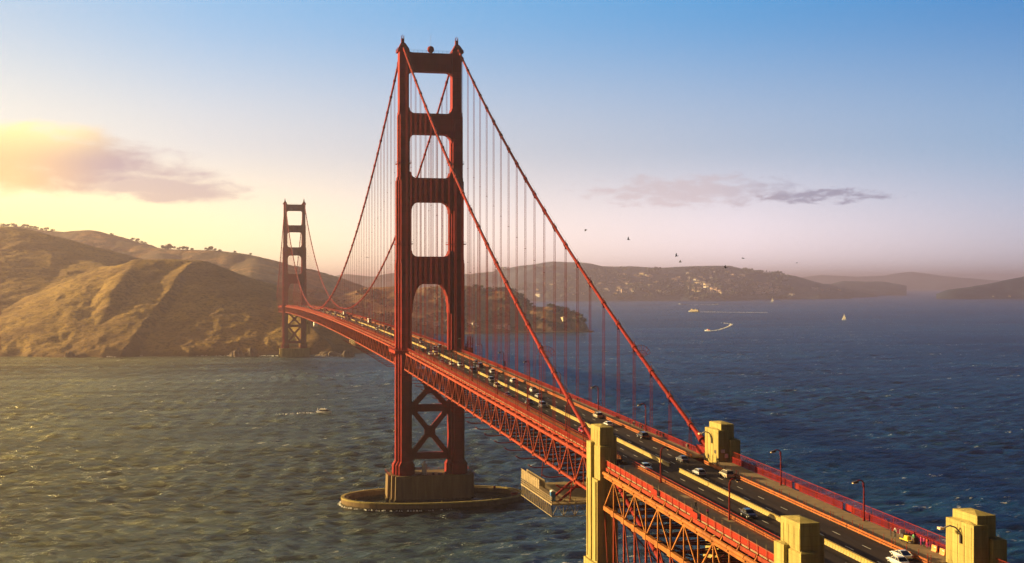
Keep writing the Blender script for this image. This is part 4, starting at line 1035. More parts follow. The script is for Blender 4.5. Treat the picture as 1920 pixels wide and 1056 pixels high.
# ================================================================== PEOPLE
SKIN = mat('skin', (.42, .24, .16), .6); HAIR = mat('hair', (.03, .02, .015), .8)
CLOTH = {n: mat('cloth_'+n, c_, .85) for n, c_ in {'navy': (.02, .03, .08), 'black': (.015, .015, .018), 'white': (.7, .68, .64), 'red': (.4, .04, .03), 'green': (.10, .35, .16), 'magenta': (.42, .03, .18), 'yellow': (.75, .55, .04), 'grey': (.15, .15, .16), 'denim': (.05, .08, .16), 'khaki': (.25, .2, .12)}.items()}
def person_mesh(pose, top, legs_):
    """skin-modifier figure, 1.72 m, facing -y"""
    st = {'stand': ((.10, .0, .0), (-.10, .0, .0), .05), 'walk': ((.09, -.28, .0), (-.09, .30, .04), .22), 'lean': ((.11, .05, 0), (-.11, -.05, 0), -.28)}[pose]
    V = [(0, 0, .95), (0, 0, 1.12), (0, -.01, 1.38), (0, -.01, 1.50), (0, -.03, 1.62), (0, -.03, 1.71),
         (.10, 0, .90), (.10, st[0][1]*.45-.03, .50), (.10, st[0][1], .09), (.10, st[0][1]-.15, .05),
         (-.10, 0, .90), (-.10, st[1][1]*.45-.03, .50), (-.10, st[1][1], .09+st[1][2]), (-.10, st[1][1]-.15, .05+st[1][2]),
         (.19, 0, 1.40), (.25, st[2]*.3, 1.13), (.25, -abs(st[2])-.02, .90), (.25, -abs(st[2])-.06, .80),
         (-.19, 0, 1.40), (-.25, -st[2]*.3, 1.13), (-.25, abs(st[2])-.02 if pose == 'walk' else -abs(st[2])-.02, .90), (-.25, abs(st[2])-.04 if pose == 'walk' else -abs(st[2])-.06, .80)]
    r = [.14, .13, .15, .06, .10, .08, .095, .065, .045, .035, .095, .065, .045, .035, .06, .045, .035, .03, .06, .045, .035, .03]
    E_ = [(0, 1), (1, 2), (2, 3), (3, 4), (4, 5), (0, 6), (6, 7), (7, 8), (8, 9), (0, 10), (10, 11), (11, 12), (12, 13), (2, 14), (14, 15), (15, 16), (16, 17), (2, 18), (18, 19), (19, 20), (20, 21)]
    me = bpy.data.meshes.new('p'); me.from_pydata(V, E_, []); ob = bpy.data.objects.new('p', me); COL.objects.link(ob)
    sm = ob.modifiers.new('s', 'SKIN'); 
    for i, q in enumerate(r): me.skin_vertices[0].data[i].radius = (q, q*.85); 
    me.skin_vertices[0].data[0].use_root = True
    ss = ob.modifiers.new('ss', 'SUBSURF'); ss.levels = 1; ss.render_levels = 1
    dg = bpy.context.evaluated_depsgraph_get(); dg.update()
    m2 = bpy.data.meshes.new_from_object(ob.evaluated_get(dg)); bpy.data.objects.remove(ob)
    m2.materials.clear()
    for m in (CLOTH[legs_], CLOTH[top], SKIN, HAIR, CLOTH['black']): m2.materials.append(m)
    for p in m2.polygons:
        c_ = p.center; z = c_.z; ax_ = abs(c_.x)
        k = 0 if z < .98 else 1
        if z < .11: k = 4
        if ax_ > .2 and z < .90: k = 2
        elif ax_ > .2: k = 1
        if z > 1.49: k = 2
        if z > 1.66 or (z > 1.55 and c_.y > -.01): k = 3
        p.material_index = k; p.use_smooth = True
    return m2
PM = {}
def person(x, y, pose, top, legs_, rz, label, group=None):
    key = (pose, top, legs_)
    if key not in PM: PM[key] = person_mesh(*key)
    o = bpy.data.objects.new('person', PM[key]); COL.objects.link(o); o.location = (x, y, road_z(y)+.225); o.rotation_euler = (0, 0, R(rz)); o.scale = (1, 1, g.uniform(.96, 1.06))
    tag(o, label, 'person', group); return o
if not hasattr(bpy.types.Mesh, 'skin_vertices'): pass
GP = 'people walking on the east footpath'
ppl = [(11.0, -294.1, 'stand', 'red', 'black', 40, 'person in a red top in the group by the east rail, leftmost'), (11.5, -296.5, 'lean', 'white', 'denim', 200, 'person in a white top within the group by the east rail'), (10.4, -298.8, 'walk', 'navy', 'khaki', 10, 'person in a navy top and khaki trousers within the east rail group'),
 (11.7, -300.6, 'stand', 'navy', 'black', 90, 'person in dark navy clothes near the middle of the east rail group'), (11.8, -303.2, 'stand', 'black', 'denim', 110, 'person in black top and jeans at the right of the rail group'), (10.3, -306.2, 'walk', 'red', 'denim', 0, 'person in a red top and jeans walking just past the rail group'),
 (11.2, -317.0, 'walk', 'black', 'black', 5, 'person in black, left of a pair beyond the black off-road car'), (11.7, -318.0, 'walk', 'navy', 'black', 5, 'person in navy and black, right of the pair beyond the off-road car'), (11.4, -321.5, 'walk', 'black', 'navy', 185, 'person in black top and navy trousers beside the railing'),
 (11.4, -339.2, 'walk', 'white', 'khaki', 0, 'person in a white top walking towards the pale east pylon'), (11.2, -340.6, 'walk', 'black', 'grey', 0, 'person in black beside the white-topped walker near the pylon'),
 (10.4, -353.6, 'stand', 'navy', 'black', 30, 'person in dark clothes standing at the foot of the east pylon'), (10.5, -356.2, 'walk', 'grey', 'black', 10, 'person in a grey top passing the foot of the pale pylon'), (10.9, -361.6, 'walk', 'black', 'black', 0, 'person in black in the shade right of the pale pylon'), (10.2, -362.4, 'walk', 'grey', 'navy', 0, 'person in grey and navy in the shade right of the pylon'),
 (10.9, -238.7, 'walk', 'black', 'denim', 0, 'person in black and jeans alone on the east footpath'), (11.0, -241.0, 'walk', 'grey', 'black', 0, 'person in grey just right of another lone walker'), (11.4, -180, 'walk', 'navy', 'black', 180, 'small dark walker halfway to the near tower'), (11.2, -128, 'walk', 'black', 'black', 0, 'small walker in black near the blue sign'), (11.3, -112, 'walk', 'red', 'black', 0, 'small walker in red near the blue sign'),
 (13.0, -438.6, 'stand', 'white', 'black', 300, 'person in a white top left of the yellow trolley'), (12.4, -439.4, 'walk', 'black', 'grey', 80, 'person in black top and grey trousers left of the yellow trolley'), (12.7, -437.6, 'stand', 'navy', 'navy', 60, 'person all in navy farthest left of the work party'),
 (13.5, -443.8, 'stand', 'green', 'khaki', 100, 'person in a green top beside the yellow trolley'), (14.0, -445.3, 'stand', 'magenta', 'magenta', 80, 'person all in magenta, first of the row'), (14.1, -446.2, 'stand', 'magenta', 'black', 120, 'person in magenta top and black trousers in the row'), (14.1, -447.1, 'stand', 'red', 'magenta', 90, 'person in a red top at the right of the magenta row'),
 (-12.6, -409.5, 'walk', 'black', 'black', 0, 'person in black walking on the west footpath below the lamp'), (-12.7, -416.1, 'walk', 'magenta', 'black', 180, 'person in a magenta top on the west footpath')]
for a_ in ppl: person(*a_[:7], GP if a_[0] > 0 else 'people walking on the west footpath')
# work trolley, barriers, boxes on the east footpath
def wz(y): return road_z(y)+.225
tr = empty('work_trolley', 'yellow work trolley with an orange sign board on the east footpath', 'trolley', (13.2, -442.0, wz(-442)))
mb = MB(); mb.box(-.6, .6, -1.5, 1.3, .35, .5); mb.bar((-.6, -1.5, .5), (-.6, -1.5, 1.2), .06); mb.bar((.6, -1.5, .5), (.6, -1.5, 1.2), .06); mb.bar((-.6, -1.5, 1.2), (.6, -1.5, 1.2), .06)
mb.prism([(-.5, .5), (.5, .5), (.35, 1.1), (-.35, 1.1)], -.9, .1); mb.build('trolley_frame', CLOTH['yellow'], tr)
mb = MB(); mb.box(-.4, .4, .4, 1.2, .5, 1.25); mb.build('motor_box', STEELD, tr)
for sx in (-.5, .5):
    for sy in (-1.1, .9):
        w = MB(); w.tube([(sx-.08, sy, .2), (sx+.08, sy, .2)], .2, 10); w.build('wheel', TYRE, tr)
sb = MB(); sb.box(-.5, .5, 1.31, 1.36, 1.0, 1.9); sb.bar((0, 1.34, .4), (0, 1.34, 1.0), .06); sbo = sb.build('sign_board', WHITEP, tr)
for i, y in enumerate((-449.3, -451.8)):
    e = empty('safety_barrier', ('orange and white safety barrier standing beside the magenta row' if i == 0 else 'orange safety barrier next to the lower right pylon'), 'barrier', (14.2, y, wz(y)), 0, None)
    mb = MB(); mb.prism([(-.25, 0), (.25, 0), (.12, .3), (.08, 1.0), (-.08, 1.0), (-.12, .3)], -.75, .75); mb.build('barrier_body', mat('barrier_orange', (.75, .25, .06), .5), e)
    mb = MB(); mb.box(-.10, -.085+.0, -.6, .0, .45, .75) ; mb.build('white_stripe', WHITEP, e)
for i, (x, y) in enumerate(((13.6, -443.0), (14.0, -440.6))):
    mb = MB(); mb.prism([(-.6, 0), (.6, 0), (.55, .9), (-.5, 1.2)], -.7, .7); o = mb.build('equipment_case', STEELD); o.location = (x+.3, y, wz(y)); tag(o, ('black equipment case behind the yellow trolley, nearer the pylon' if i == 0 else 'black equipment case behind the yellow trolley, farther from the pylon'), 'case')

# ================================================================== BOATS
def wake(pts, w0, w1, label, lift=.3, solid=False):
    """churned foam: a strip of small lumpy facets, thinning out behind the boat"""
    mb = MB(); gg = random.Random(sum(map(ord, label))); n = len(pts); pts = [Vector((p[0], p[1], 0)) for p in pts]
    for i in range(n-1):
        seg = pts[i+1]-pts[i]; L_ = seg.length; d = seg.normalized(); nn = Vector((-d.y, d.x, 0)); t = i/(n-1); w = w0+(w1-w0)*t
        if solid:
            ww_ = w*.28*(1-t*.6); A_0, B_0 = pts[i], pts[i+1]; mb.add([A_0-nn*ww_+Vector((0, 0, .1)), A_0+nn*ww_+Vector((0, 0, .6)), B_0+nn*ww_+Vector((0, 0, .6)), B_0-nn*ww_+Vector((0, 0, .1))], [(0, 1, 2, 3)])
        cnt = int((1-t*.75)*max(6, L_*w/ (w0*w0*.25))); cnt = min(cnt, 160)
        for _ in range(cnt):
            c0 = pts[i]+d*gg.uniform(0, L_)+nn*gg.gauss(0, w*.24); s_ = w0*gg.uniform(.12, .34); h_ = s_*gg.uniform(.35, .8); a_ = gg.uniform(0, 6.3)
            q = [c0+Vector((math.cos(a_+k*2.1)*s_*1.3, math.sin(a_+k*2.1)*s_, -.1)) for k in range(3)]; tp = c0+Vector((0, 0, h_+.25))
            mb.add([q[0], q[1], q[2], tp], [(0, 1, 3), (1, 2, 3), (2, 0, 3)])
    o = mb.build('wake', FOAM, fix=False); o.location.z = lift; tag(o, kind='structure')
def hull(mb, L, Wd, H, z0=-.4, mi=0, bowx=1):
    secs = []
    for t, w, zt in ((0, .82, .92), (.1, .95, .92), (.4, 1, .95), (.65, .9, 1.0), (.82, .6, 1.1), (.94, .25, 1.2), (1, .03, 1.27)):
        x = (-L/2+t*L); secs.append([(x, -w*Wd/2*.55, z0), (x, w*Wd/2*.55, z0), (x, w*Wd/2*.9, z0+(zt*H-z0)*.5), (x, w*Wd/2, zt*H), (x, -w*Wd/2, zt*H), (x, -w*Wd/2*.9, z0+(zt*H-z0)*.5)])
    mb.loft(secs, mi)
    return mb
def boat(name, label, px0, px1, v, L, dirx=1, kind='yacht'):
    p = at_z((px0+px1)/2, v, 0); e = empty(name, label, 'sailboat' if kind == 'sail' else 'ferry' if kind == 'ferry' else 'boat', (p[0], p[1], 0), (-R(24) if dirx > 0 else math.pi-R(38))-YAW)
    if kind == 'yacht':
        hull(MB(), L, 4.4, 1.9).build('hull', PAINT['white'], e)
        mb = MB(); mb.box(-L*.30, L*.22, -1.6, 1.6, 1.9, 3.1); mb.build('cabin', GLASSD, e); mb = MB(); mb.box(-L*.33, L*.2, -1.8, 1.8, 3.1, 3.35); mb.bar((0, 0, 3.3), (0, 0, 5.2), .12)
        for x in (-3, -1.2, .8): mb.box(x, x+.9, -1.5, 1.2, 3.35, 4.0)
        mb.build('flybridge', WHITEP, e); mb = MB(); mb.bar((-L*.47, 0, 1.8), (-L*.47, 0, 4.2), .25); mb.build('stern_pole', WHITEP, e)
    if kind == 'ferry':
        hull(MB(), L, 11, 3.2).build('hull', PAINT['tan'], e)
        mb = MB(); mb.box(-L*.44, L*.33, -5, 5, 3.2, 6.0); mb.box(-L*.40, L*.26, -4.6, 4.6, 6.2, 8.6); mb.loft([[(L*.10, -3, 8.6), (L*.24, -3, 8.6), (L*.24, 3, 8.6), (L*.10, 3, 8.6)], [(L*.11, -2.6, 11), (L*.22, -2.6, 11), (L*.22, 2.6, 11), (L*.11, 2.6, 11)]])
        mb.build('superstructure', mat('ferry_cream', (.78, .66, .42), .5), e)
        mb = MB()
        for z in (4.3, 7.2):
            for sy in (-1, 1):
                yb_ = 5.03 if z < 6 else 4.63
                for k in range(14): x = -L*.38+k*L*.046; mb.box(x, x+1.3, sy*yb_-.04, sy*yb_+.04, z, z+.9)
        mb.build('window', GLASSD, e)
        mb = MB(); mb.box(-L*.2, -L*.12, -2, 2, 8.6, 11.5); mb.bar((L*.16, 0, 11), (L*.16, 0, 17), .3); mb.build('funnel', PAINT['tan'], e)
    if kind == 'pilot':
        hull(MB(), L, 5, 2.2).build('hull', PAINT['white'], e)
        mb = MB(); mb.box(-L*.16, L*.02, -1.9, 1.9, 2.1, 4.2); mb.box(-L*.30, -L*.1, -1.7, 1.7, 2.1, 3.2); mb.build('deckhouse', mat('pilot_red', (.6, .05, .05), .5), e)
        mb = MB(); mb.box(L*.0, L*.16, -1.8, 1.8, 2.1, 4.6); mb.bar((L*.02, 0, 4.6), (L*.02, 0, 8), .18); mb.bar((L*.02-1, 0, 6.4), (L*.02+1, 0, 6.4), .12); mb.build('wheelhouse', WHITEP, e)
    if kind == 'speed':
        hull(MB(), L, 4, 1.8).build('hull', PAINT['white'], e); mb = MB(); mb.box(-1, 2.2, -1.3, 1.3, 1.8, 3.4); mb.build('cabin', WHITEP, e)
    if kind == 'sail':
        hull(MB(), L, L*.26, L*.09).build('hull', PAINT['white'], e)
        H = L*1.35; mb = MB(); mb.bar((0, 0, 0), (0, 0, H+1), .22); mb.bar((0, 0, L*.18), (-L*.42, 0, L*.18), .18); mb.build('mast', GREYM, e)
        sl = mat('sail_cloth', (.85, .80, .70), .8)
        if 'Translucent BSDF' not in sl.node_tree.nodes:
            tt = NT(sl.node_tree); tr_ = tt.new('ShaderNodeBsdfTranslucent'); tr_.inputs[0].default_value = (.9, .85, .75, 1); mx = tt.new('ShaderNodeMixShader'); mx.inputs[0].default_value = .5
            tt.link(tt.n['Principled BSDF'].outputs[0], mx.inputs[1]); tt.link(tr_.outputs[0], mx.inputs[2]); tt.link(mx.outputs[0], tt.n['Material Output'].inputs[0])
        mb = MB(); mb.prism([(-.15, L*.2), (-L*.42, L*.22), (-L*.30, L*.7), (-.15, H)], -.05, .05); mb.build('mainsail', sl, e)
        mb = MB(); mb.prism([(.2, H*.86), (L*.46, L*.14), (.2, L*.2)], -.35, -.27); mb.build('jib', sl, e)
    return e
boat('motor_yacht', 'white motor yacht with dark cabin and wake on the open water at left', 593, 624, 775, 14)
wake([at_z(592-k*6.5, 775.5+k*.35+.4*math.sin(k), 0) for k in range(13)], 3.0, 5.5, 'a', .7)
boat('ferry', 'cream two-deck ferry with a long straight wake near the far hills', 1290, 1312, 585, 46, -1, 'ferry')
wake([at_z(1314+k*9, 585.3+k*.09, 0) for k in range(15)], 6, 5, 'b', .4, True)
boat('pilot_boat', 'small white boat with red deckhouse and curved wake', 1321, 1334, 621, 17, -1, 'pilot')
wake([at_z(u, v, 0) for u, v in ((1335, 620.6), (1341, 620), (1348, 619), (1356, 616.5), (1364, 613.5), (1370, 610.5), (1372, 609), (1369, 607.5), (1362, 606.5), (1352, 606))], 4, 8, 'c')
boat('sailboat', 'white sailboat alone in the middle of the bay at right', 1578, 1587, 600, 13.5, -1, 'sail')
boat('sailboat', 'smaller distant sailboat close to the far shore', 1444, 1452, 566.5, 19, -1, 'sail')
boat('speedboat', 'small white speedboat with a thin wake off the far shore', 1342, 1348, 571, 18, 1, 'speed')
wake([at_z(1341-k*6, 571.6+k*.08, 0) for k in range(10)], 8, 6, 'd', .4, True)
boat('fishing_boat', 'tiny white boat near the dark barge off the far shore', 1272, 1277, 570.5, 14, -1, 'speed')
bp_ = at_z(1283, 571, 0); be = empty('barge', 'low dark barge lying off the far shore beside a tiny white boat', 'barge', (bp_[0], bp_[1], 0), -YAW)
mb = MB(); mb.prism([(-14, 0), (14, 0), (15, 1.8), (-15, 1.8)], -4, 4); mb.build('hull', STEELD, be); mb = MB(); mb.box(-10, -6, -2, 2, 1.8, 4); mb.build('deckhouse', STEELD, be)
# surf at the foot of the fender and along the headland shore
wake([(O[k % n_][0]*1.02, -12+O[k % n_][1]*1.03) for n_ in (72,) for k in range(30, 56)], 1.6, 1.6, 'fender surf', .35)
for (ua, ub, vv) in ((40, 118, 667.0), (200, 216, 670), (250, 430, 667.5), (484, 526, 668.2), (590, 640, 669)):
    wake([at_z(ua+(ub-ua)*k/12, vv+.35*math.sin(k*1.7), 0) for k in range(13)], 3.2, 3.4, 'surf%d' % ua, .5)

# ================================================================== BIRDS
def bird(u, v, D, span, roll, yaw, flap, label):
    p = at_depth(u, v, D); mb = MB()
    mb.tube([(0, -.30, 0), (0, -.18, 0), (0, .05, .01), (0, .2, .03), (0, .30, .02)], [.03, .09, .11, .06, .015], 8)
    mb.add([(-.07, -.28, .01), (.07, -.28, .01), (.13, -.5, 0), (-.13, -.5, 0), (-.07, -.28, -.01), (.07, -.28, -.01), (.13, -.5, -.015), (-.13, -.5, -.015)], [(0, 1, 2, 3), (4, 7, 6, 5), (0, 3, 7, 4), (1, 5, 6, 2), (2, 6, 7, 3), (0, 4, 5, 1)])
    body_ = mb.build('bird', BIRDM, smooth=True)
    h = span/2
    for s_ in (-1, 1):
        w = MB(); z1, z2 = h*.45*math.sin(R(flap)), h*.45*math.sin(R(flap))+h*.5*math.sin(R(flap*.3))
        pts = [(s_*.05, .10, .02), (s_*h*.45, .20, z1), (s_*h, .0, z2), (s_*h*.97, -.10, z2), (s_*h*.5, -.10, z1), (s_*.05, -.16, .02)]
        w.add(pts+[(x, y, z-.02) for x, y, z in pts], [(0, 1, 4, 5), (1, 2, 3, 4), (11, 10, 7, 6), (10, 9, 8, 7), (0, 6, 7, 1), (1, 7, 8, 2), (2, 8, 9, 3), (3, 9, 10, 4), (4, 10, 11, 5)]); w.build('wing', BIRDM, body_)
    body_.location = p; body_.rotation_euler = (0, R(roll), R(yaw)); tag(body_, label, 'bird', 'dark birds in the sky'); return body_
for a_ in [(1098, 431, 300, 1.35, -10, 60, -35, 'dark bird in the sky nearest the east cable, leftmost of the flock'), (1178, 449.5, 300, 1.5, -25, 70, 55, 'dark bird with raised wing, second from the left of the flock'),
           (1268, 480, 300, 1.3, 40, 80, 50, 'dark bird, upper one of the close pair'), (1275, 491.5, 300, 1.1, -30, 50, 40, 'dark bird, lower one of the close pair'), (1360, 502, 280, 1.5, -30, 75, 25, 'dark bird gliding just over the far hill crest'),
           (1393, 484.5, 280, 1.2, -12, 85, 8, 'dark bird, level wings, at the right of the flock'), (1494, 493, 500, 1.2, 10, 80, 10, 'faint tiny bird far right of the flock'), (688, 482.5, 330, 1.75, -5, 8, -22, 'gull with wide wings gliding between the two towers')]: bird(*a_)

# ================================================================== TREES, HOUSES, ROCKS
def ground_hit(ob_name, u, v):
    o = bpy.data.objects[ob_name]; r = Vector(ray(u, v)).normalized()
    ok, loc, nor, idx = o.ray_cast(Vector(CAM), r)
    return loc if ok else None
def crown_mesh(seed, w, h, n):
    gg = random.Random(seed); mb = MB()
    lobes = [(gg.uniform(-.5, .5)*w, gg.uniform(-.5, .5)*w, h*gg.uniform(.15, .65), gg.uniform(.22, .36)*w) for _ in range(7)]
    for i in range(n):
        lx, ly, lz, lr = gg.choice(lobes); d = Vector((gg.gauss(0, 1), gg.gauss(0, 1), gg.gauss(0, 1))).normalized()*lr*gg.uniform(.6, 1.05)
        c0 = Vector((lx, ly, lz))+Vector((d.x, d.y, d.z*.75)); s_ = gg.uniform(.05, .10)*w
        a_ = Vector((gg.gauss(0, 1), gg.gauss(0, 1), gg.gauss(0, 1))).normalized(); b_ = a_.orthogonal().normalized(); b_.rotate(Matrix.Rotation(gg.uniform(0, 6), 3, a_)); c2 = a_.cross(b_)
        mb.add([c0-b_*s_, c0+c2*s_*.8, c0+b_*s_, c0-c2*s_*.8], [(0, 1, 2, 3)])
    return mb.mesh('crown', LEAF, fix=False)
CR = [crown_mesh(i, 12, 12, 420) for i in range(4)]
tk = MB(); tk.tube([(0, 0, -4), (0, 0, 2), (.4, .1, 6), (.2, 0, 9)], [.6, .45, .35, .15], 7); tk.tube([(.1, 0, 3), (2.4, .5, 7)], [.25, .1], 5); tk.tube([(.1, 0, 4), (-2.2, -.6, 7.5)], [.25, .1], 5); TRK = tk.mesh('trunk', BARK)
def tree(name_t, u, v, sc, gi, group, label):
    loc = ground_hit(name_t, u, v)
    if loc is None: return
    e = empty('tree', label, 'tree', loc, gg_.uniform(0, 6), group); s_ = sc; e.scale = (s_*gg_.uniform(.8, 1.1), s_*gg_.uniform(.8, 1.1), s_)
    for nm, me in (('crown', CR[gi % 4]), ('trunk', TRK)):
        o = bpy.data.objects.new(nm, me); COL.objects.link(o); o.parent = e
gg_ = random.Random(9)
def top_v(name_t, u):
    v = 380
    while v < 700:
        if ground_hit(name_t, u, v): return v
        v += .7
    return None
TG = 'trees along the crest of the hazy ridge at left'
for i, (u, sc) in enumerate([(6, 1.3), (14, 1.1), (22, 1.5), (30, 1.0), (44, 1.2), (52, 1.3), (60, 1.0), (68, 1.2), (78, .9), (86, 1.3), (99, 1.1), (210, .7), (248, 1.0), (256, 1.3), (264, 1.1), (272, .8), (306, 1.3), (313, 1.9), (320, 1.6), (335, 1.0), (344, 1.2), (352, 1.2), (360, .9), (388, 1.0), (394, 1.5), (402, .9), (412, .8), (440, .7), (470, .7)]):
    v = top_v('hills', u)
    if v: tree('hills', u, v+.8, sc*.95, i, TG, (f'{ords[min(i, 26)] if i else "first"} small tree from the left along the crest of the hazy ridge' if sc < 1.9 and i < 27 else 'one of the two rightmost small trees on the hazy ridge crest' if sc < 1.5 else 'largest round tree clump standing on the hazy ridge, above the flat-topped headland'))
TP = 'trees on the wooded point beyond the bridge'
for i, u in enumerate([892, 900, 912, 921, 932, 940, 948, 955, 962, 970, 976, 984, 990, 996, 1002, 1030, 1036, 1042, 1048, 1055, 1062, 1074, 1080, 1088]):
    v = top_v('hills', u)
    if v: tree('hills', u, v+.7+gg_.random()*2, (1.2 if u < 1000 else .8)*gg_.uniform(.7, 1.15), i, TP, f'{ords[i] if i else "first"} dark tree from the left on the skyline of the wooded point')
# scattered woods on slopes: one mass
def woods(name_t, u0, u1, v0, v1, n, sz, seed):
    gg = random.Random(seed); mb = MB(); k = 0
    for _ in range(n*4):
        u = gg.uniform(u0, u1); v = gg.uniform(v0, v1)
        if vnoise(np.array([u/26.]), np.array([v/9.]), 5)[0] < .5: continue
        loc = ground_hit(name_t, u, v)
        if loc is None or loc.z < 6: continue
        s_ = sz*gg.uniform(.5, 1.2)
        for q in range(7):
            c0 = loc+Vector((gg.uniform(-1, 1)*s_, gg.uniform(-1, 1)*s_, gg.uniform(.1, .9)*s_)); a_ = Vector((gg.gauss(0, 1), gg.gauss(0, 1), gg.gauss(0, 1))).normalized(); b_ = a_.orthogonal().normalized()*s_*.5; c2 = a_.cross(b_)
            mb.add([c0-b_, c0+c2, c0+b_, c0-c2], [(0, 1, 2, 3)])
        k += 1
        if k >= n: break
    o = mb.build('woodland', LEAF, fix=False); tag(o, kind='stuff')
woods('hills', 560, 1100, 545, 622, 700, 7, 1); woods('far_hills', 880, 1480, 505, 562, 1500, 20, 2)
# far houses
HM = []
for i, (w_, d_, h_) in enumerate(((16, 12, 7), (22, 12, 9), (13, 11, 8), (34, 14, 9))):
    mb = MB(); mb.box(-w_/2, w_/2, -d_/2, d_/2, -5, h_)
    for k in range(int(w_/4)):
        for z in (1.5, 4.8): 
            x = -w_/2+1.6+k*4; mb.box(x, x+1.8, -d_/2-.06, -d_/2+.01, z, z+1.6, 2); 
    mb.prism([(-d_/2-1, h_), (d_/2+1, h_), (0, h_+3.2)], -w_/2-1, w_/2+1, 'x', 1)
    HM.append((mb, i))
WALLS = [mat('house_wall_white', (.85, .82, .76), .7), mat('house_wall_cream', (.72, .58, .36), .7), mat('house_wall_pink', (.55, .38, .30), .7)]
ROOFM = mat('house_roof', (.18, .12, .10), .8)
HMS = [m_.mesh('house', [WALLS[j % 3], ROOFM, GLASSD]) for j in range(3) for (m_, i) in HM]
hg = random.Random(12); hc = 0
def house(name_t, u, v, label, group, s_=1.0, k=None):
    global hc
    loc = ground_hit(name_t, u, v)
    if loc is None: return
    ki = k if k is not None else hg.randrange(len(HMS)); wc = ('white', 'cream', 'pinkish')[ki//4]; o = bpy.data.objects.new('house', HMS[ki]); COL.objects.link(o); o.location = loc; o.rotation_euler = (0, 0, hg.uniform(-1.5, -.6)); o.scale = (s_, s_, s_)
    if 'pale house' in label and group: label = label.replace('pale house', wc+(' wide' if ki % 4 == 3 else '')+' house')+(' high up' if v < 526 else ' halfway up' if v < 542 else ' low down')
    tag(o, label, 'house', group); hc += 1
regs = [(1000, 1100, 520, 556, 24), (1100, 1290, 515, 552, 75), (1290, 1400, 510, 550, 85), (1412, 1442, 532, 552, 45), (1440, 1460, 536, 548, 8), (1370, 1400, 545, 554, 6), (1150, 1180, 540, 556, 10), (1480, 1490, 552, 554, 2), (1525, 1580, 541, 546, 6), (1300, 1350, 540, 562, 10)]
for (a_, b_, c_, d_, n) in regs:
    for _ in range(n):
        u = hg.uniform(a_, b_)
        lab = ('small pale house scattered on the distant wooded hillside' if u < 1400 else 'pale house in the dense cluster low on the far hillside' if u < 1465 else 'pale house near the waterline of the low far headland')
        house('far_hills', u, hg.uniform(c_, d_), lab, 'houses on the far hillside' if u < 1400 else 'houses in the far cluster' if u < 1465 else 'houses by the far waterline', hg.uniform(.8, 1.6))
for i, (u, v, s_, k, lab) in enumerate([(883, 611, .9, 3, 'long white low building on the near shore left of the ropes'), (895, 614, .7, 0, 'small white building by the near shore beside a long one'), (932, 615, 1.0, 3, 'long white building row on the near shore, left half'), (948, 615.5, 1.0, 3, 'long white building row on the near shore, right half'), (1056, 600, .8, 7, 'tan building on the grassy outer point'), (838, 606, .8, 3, 'white building on the shore seen through the near tower'), (818, 609, .7, 1, 'pale house on the shore seen through the near tower'), (862, 610, .6, 0, 'small white house on the shore between tower and ropes'), (795, 608, .6, 5, 'cream house low on the shore seen through the tower'), (757, 598, .6, 0, 'small pale house on the slope beyond the bridge traffic')]):
    house('hills', u, v, lab, None, s_*.8, k)
house('island_hill', 1893, 556.5, 'small cream house at the foot of the dark island at right', None, .9, 4); house('island_hill', 1862, 556.5, 'faint pale house at the water edge of the dark island', None, .7, 0)
# breakwater
a_ = at_z(860, 625.5, 0); b_ = at_z(1112, 622.8, 0); mb = MB(); n = 60
for k in range(n):
    t = k/n; t2 = (k+1)/n; p = a_+(b_-a_)*t; q = a_+(b_-a_)*t2; h_ = 1.6+1.2*random.random(); mb.bar((p[0], p[1], h_-3), (q[0], q[1], h_-3), 7, 6.5)
bw = mb.build('breakwater', ROCK); tag(bw, 'low dark rock breakwater running along the shore of the wooded point', 'breakwater')
# rocks
def rock(name, u0, u1, vb, vt, label, seed, depth=None):
    """one jagged rock: a clump of leaning, broken wedges grown into one mesh"""
    p = at_z((u0+u1)/2, vb, 0); D = float((p-CAM)@Fv); w = (u1-u0)*D/FPX; h = (vb-vt)*D/FPX
    gg = random.Random(seed); mb = MB(); nw = 9
    for q in range(nw):
        cx = (q+.5)/nw*w-w/2+gg.uniform(-.05, .05)*w; cy = gg.uniform(-.25, .25)*(depth or w*.6); f = 1-(abs(cx)/(w/2))**1.6*.75
        hh = h*f*gg.uniform(.55, 1.08); r0 = w/nw*gg.uniform(1.2, 2.1); k = gg.randint(5, 8); secs = []
        lean = (gg.uniform(-.3, .3)*hh*.4, gg.uniform(-.2, .2)*hh*.4); ang = sorted(gg.uniform(0, 6.28) for _ in range(k)); jr = [gg.uniform(.75, 1.25) for _ in range(k)]
        for t_, rr in ((-3, 1.15), (hh*.25, 1.0), (hh*.6, .85), (hh*.88, .6), (hh, .28)):
            secs.append([(cx+lean[0]*t_/hh+r0*rr*jr[i_]*math.cos(2*math.pi*i_/k+q)*gg.uniform(.85, 1.15), cy+lean[1]*t_/hh+r0*rr*jr[i_]*math.sin(2*math.pi*i_/k+q)*gg.uniform(.85, 1.15), t_*gg.uniform(.94, 1.06)) for i_ in range(k)])
        mb.loft(secs)
    o = mb.build(name, ROCK); o.location = (p[0], p[1], 0); o.rotation_euler = (0, 0, -YAW); tag(o, label, 'rock'); return o
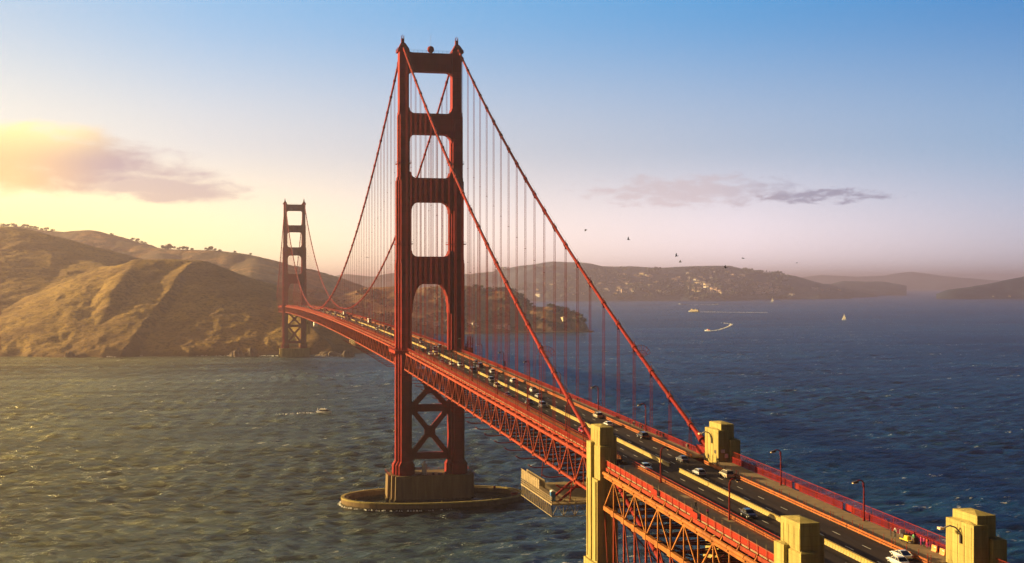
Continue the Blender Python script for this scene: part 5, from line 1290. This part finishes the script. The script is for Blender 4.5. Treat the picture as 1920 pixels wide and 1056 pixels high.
rock('sea_rock', 640, 663, 668.5, 652, 'blocky brown rock standing in the water right of the point', 2)
rock('sea_rock', 630, 648, 648.5, 627, 'taller pale rock stack under the bridge truss', 5)
rock('shore_rock', 596, 640, 667.5, 657, 'low dark rock ledge between the point and the blocky rock', 8)
rock('shore_rock', 100, 118, 667, 656, 'pale jagged rock at the left foot of the headland', 11)
rock('shore_rock', 123, 140, 670, 654, 'bright pale rock at the base of the lit spur', 14)
rock('shore_rock', 432, 458, 668.5, 653, 'pale jagged rock at the waterline right of the headland, left one', 17)
rock('shore_rock', 458, 484, 668.5, 648, 'taller jagged rock face at the waterline towards the far tower', 18)
# lighthouse building under the bridge and white tank
lp = at_depth(578.5, 612, 1962); e = empty('fog_signal_house', 'small yellow concrete house on the point right of the far tower', 'house', (lp[0], lp[1], lp[2]), -YAW)
mb = MB(); mb.box(-2.4, 2.4, -2.4, 2.4, -12, 8.5); mb.box(-2.8, 2.8, -2.8, 2.8, 8.5, 9.3); mb.build('wall', CONC, e)
for x in (-1.4, .5): q = MB(); q.box(x, x+.9, -2.47, -2.4, 3, 6.5); q.build('window', GLASSD, e)
wp_ = at_depth(591.5, 606, 1975); mb = MB(); mb.sphere((0, 0, 0), 3.4, 16, 10); mb.tube([(0, 0, -5), (0, 0, 0)], 3.2, 16); o = mb.build('white_tank', WHITEP, smooth=True); o.location = wp_; tag(o, 'white domed tank on the point beside the small yellow house', 'tank')
# far tower anchor house (left of far tower deck)

# ------------------------------------------------------------------ haze
def haze(density):
    mb = MB(); mb.box(-26000, 34000, -4000, 33000, -14, 335)
    m = bpy.data.materials.new('haze_air'); m.use_nodes = True; t = NT(m.node_tree); t.n.clear()
    o = t.new('ShaderNodeOutputMaterial'); v = t.new('ShaderNodeVolumePrincipled'); t.link(v.outputs[0], o.inputs['Volume'])
    v.inputs['Density'].default_value = density; v.inputs['Color'].default_value = (1.0, .79, .90, 1); v.inputs['Anisotropy'].default_value = .72
    ob = mb.build('haze', m); tag(ob, kind='stuff')
haze(8.6e-5)
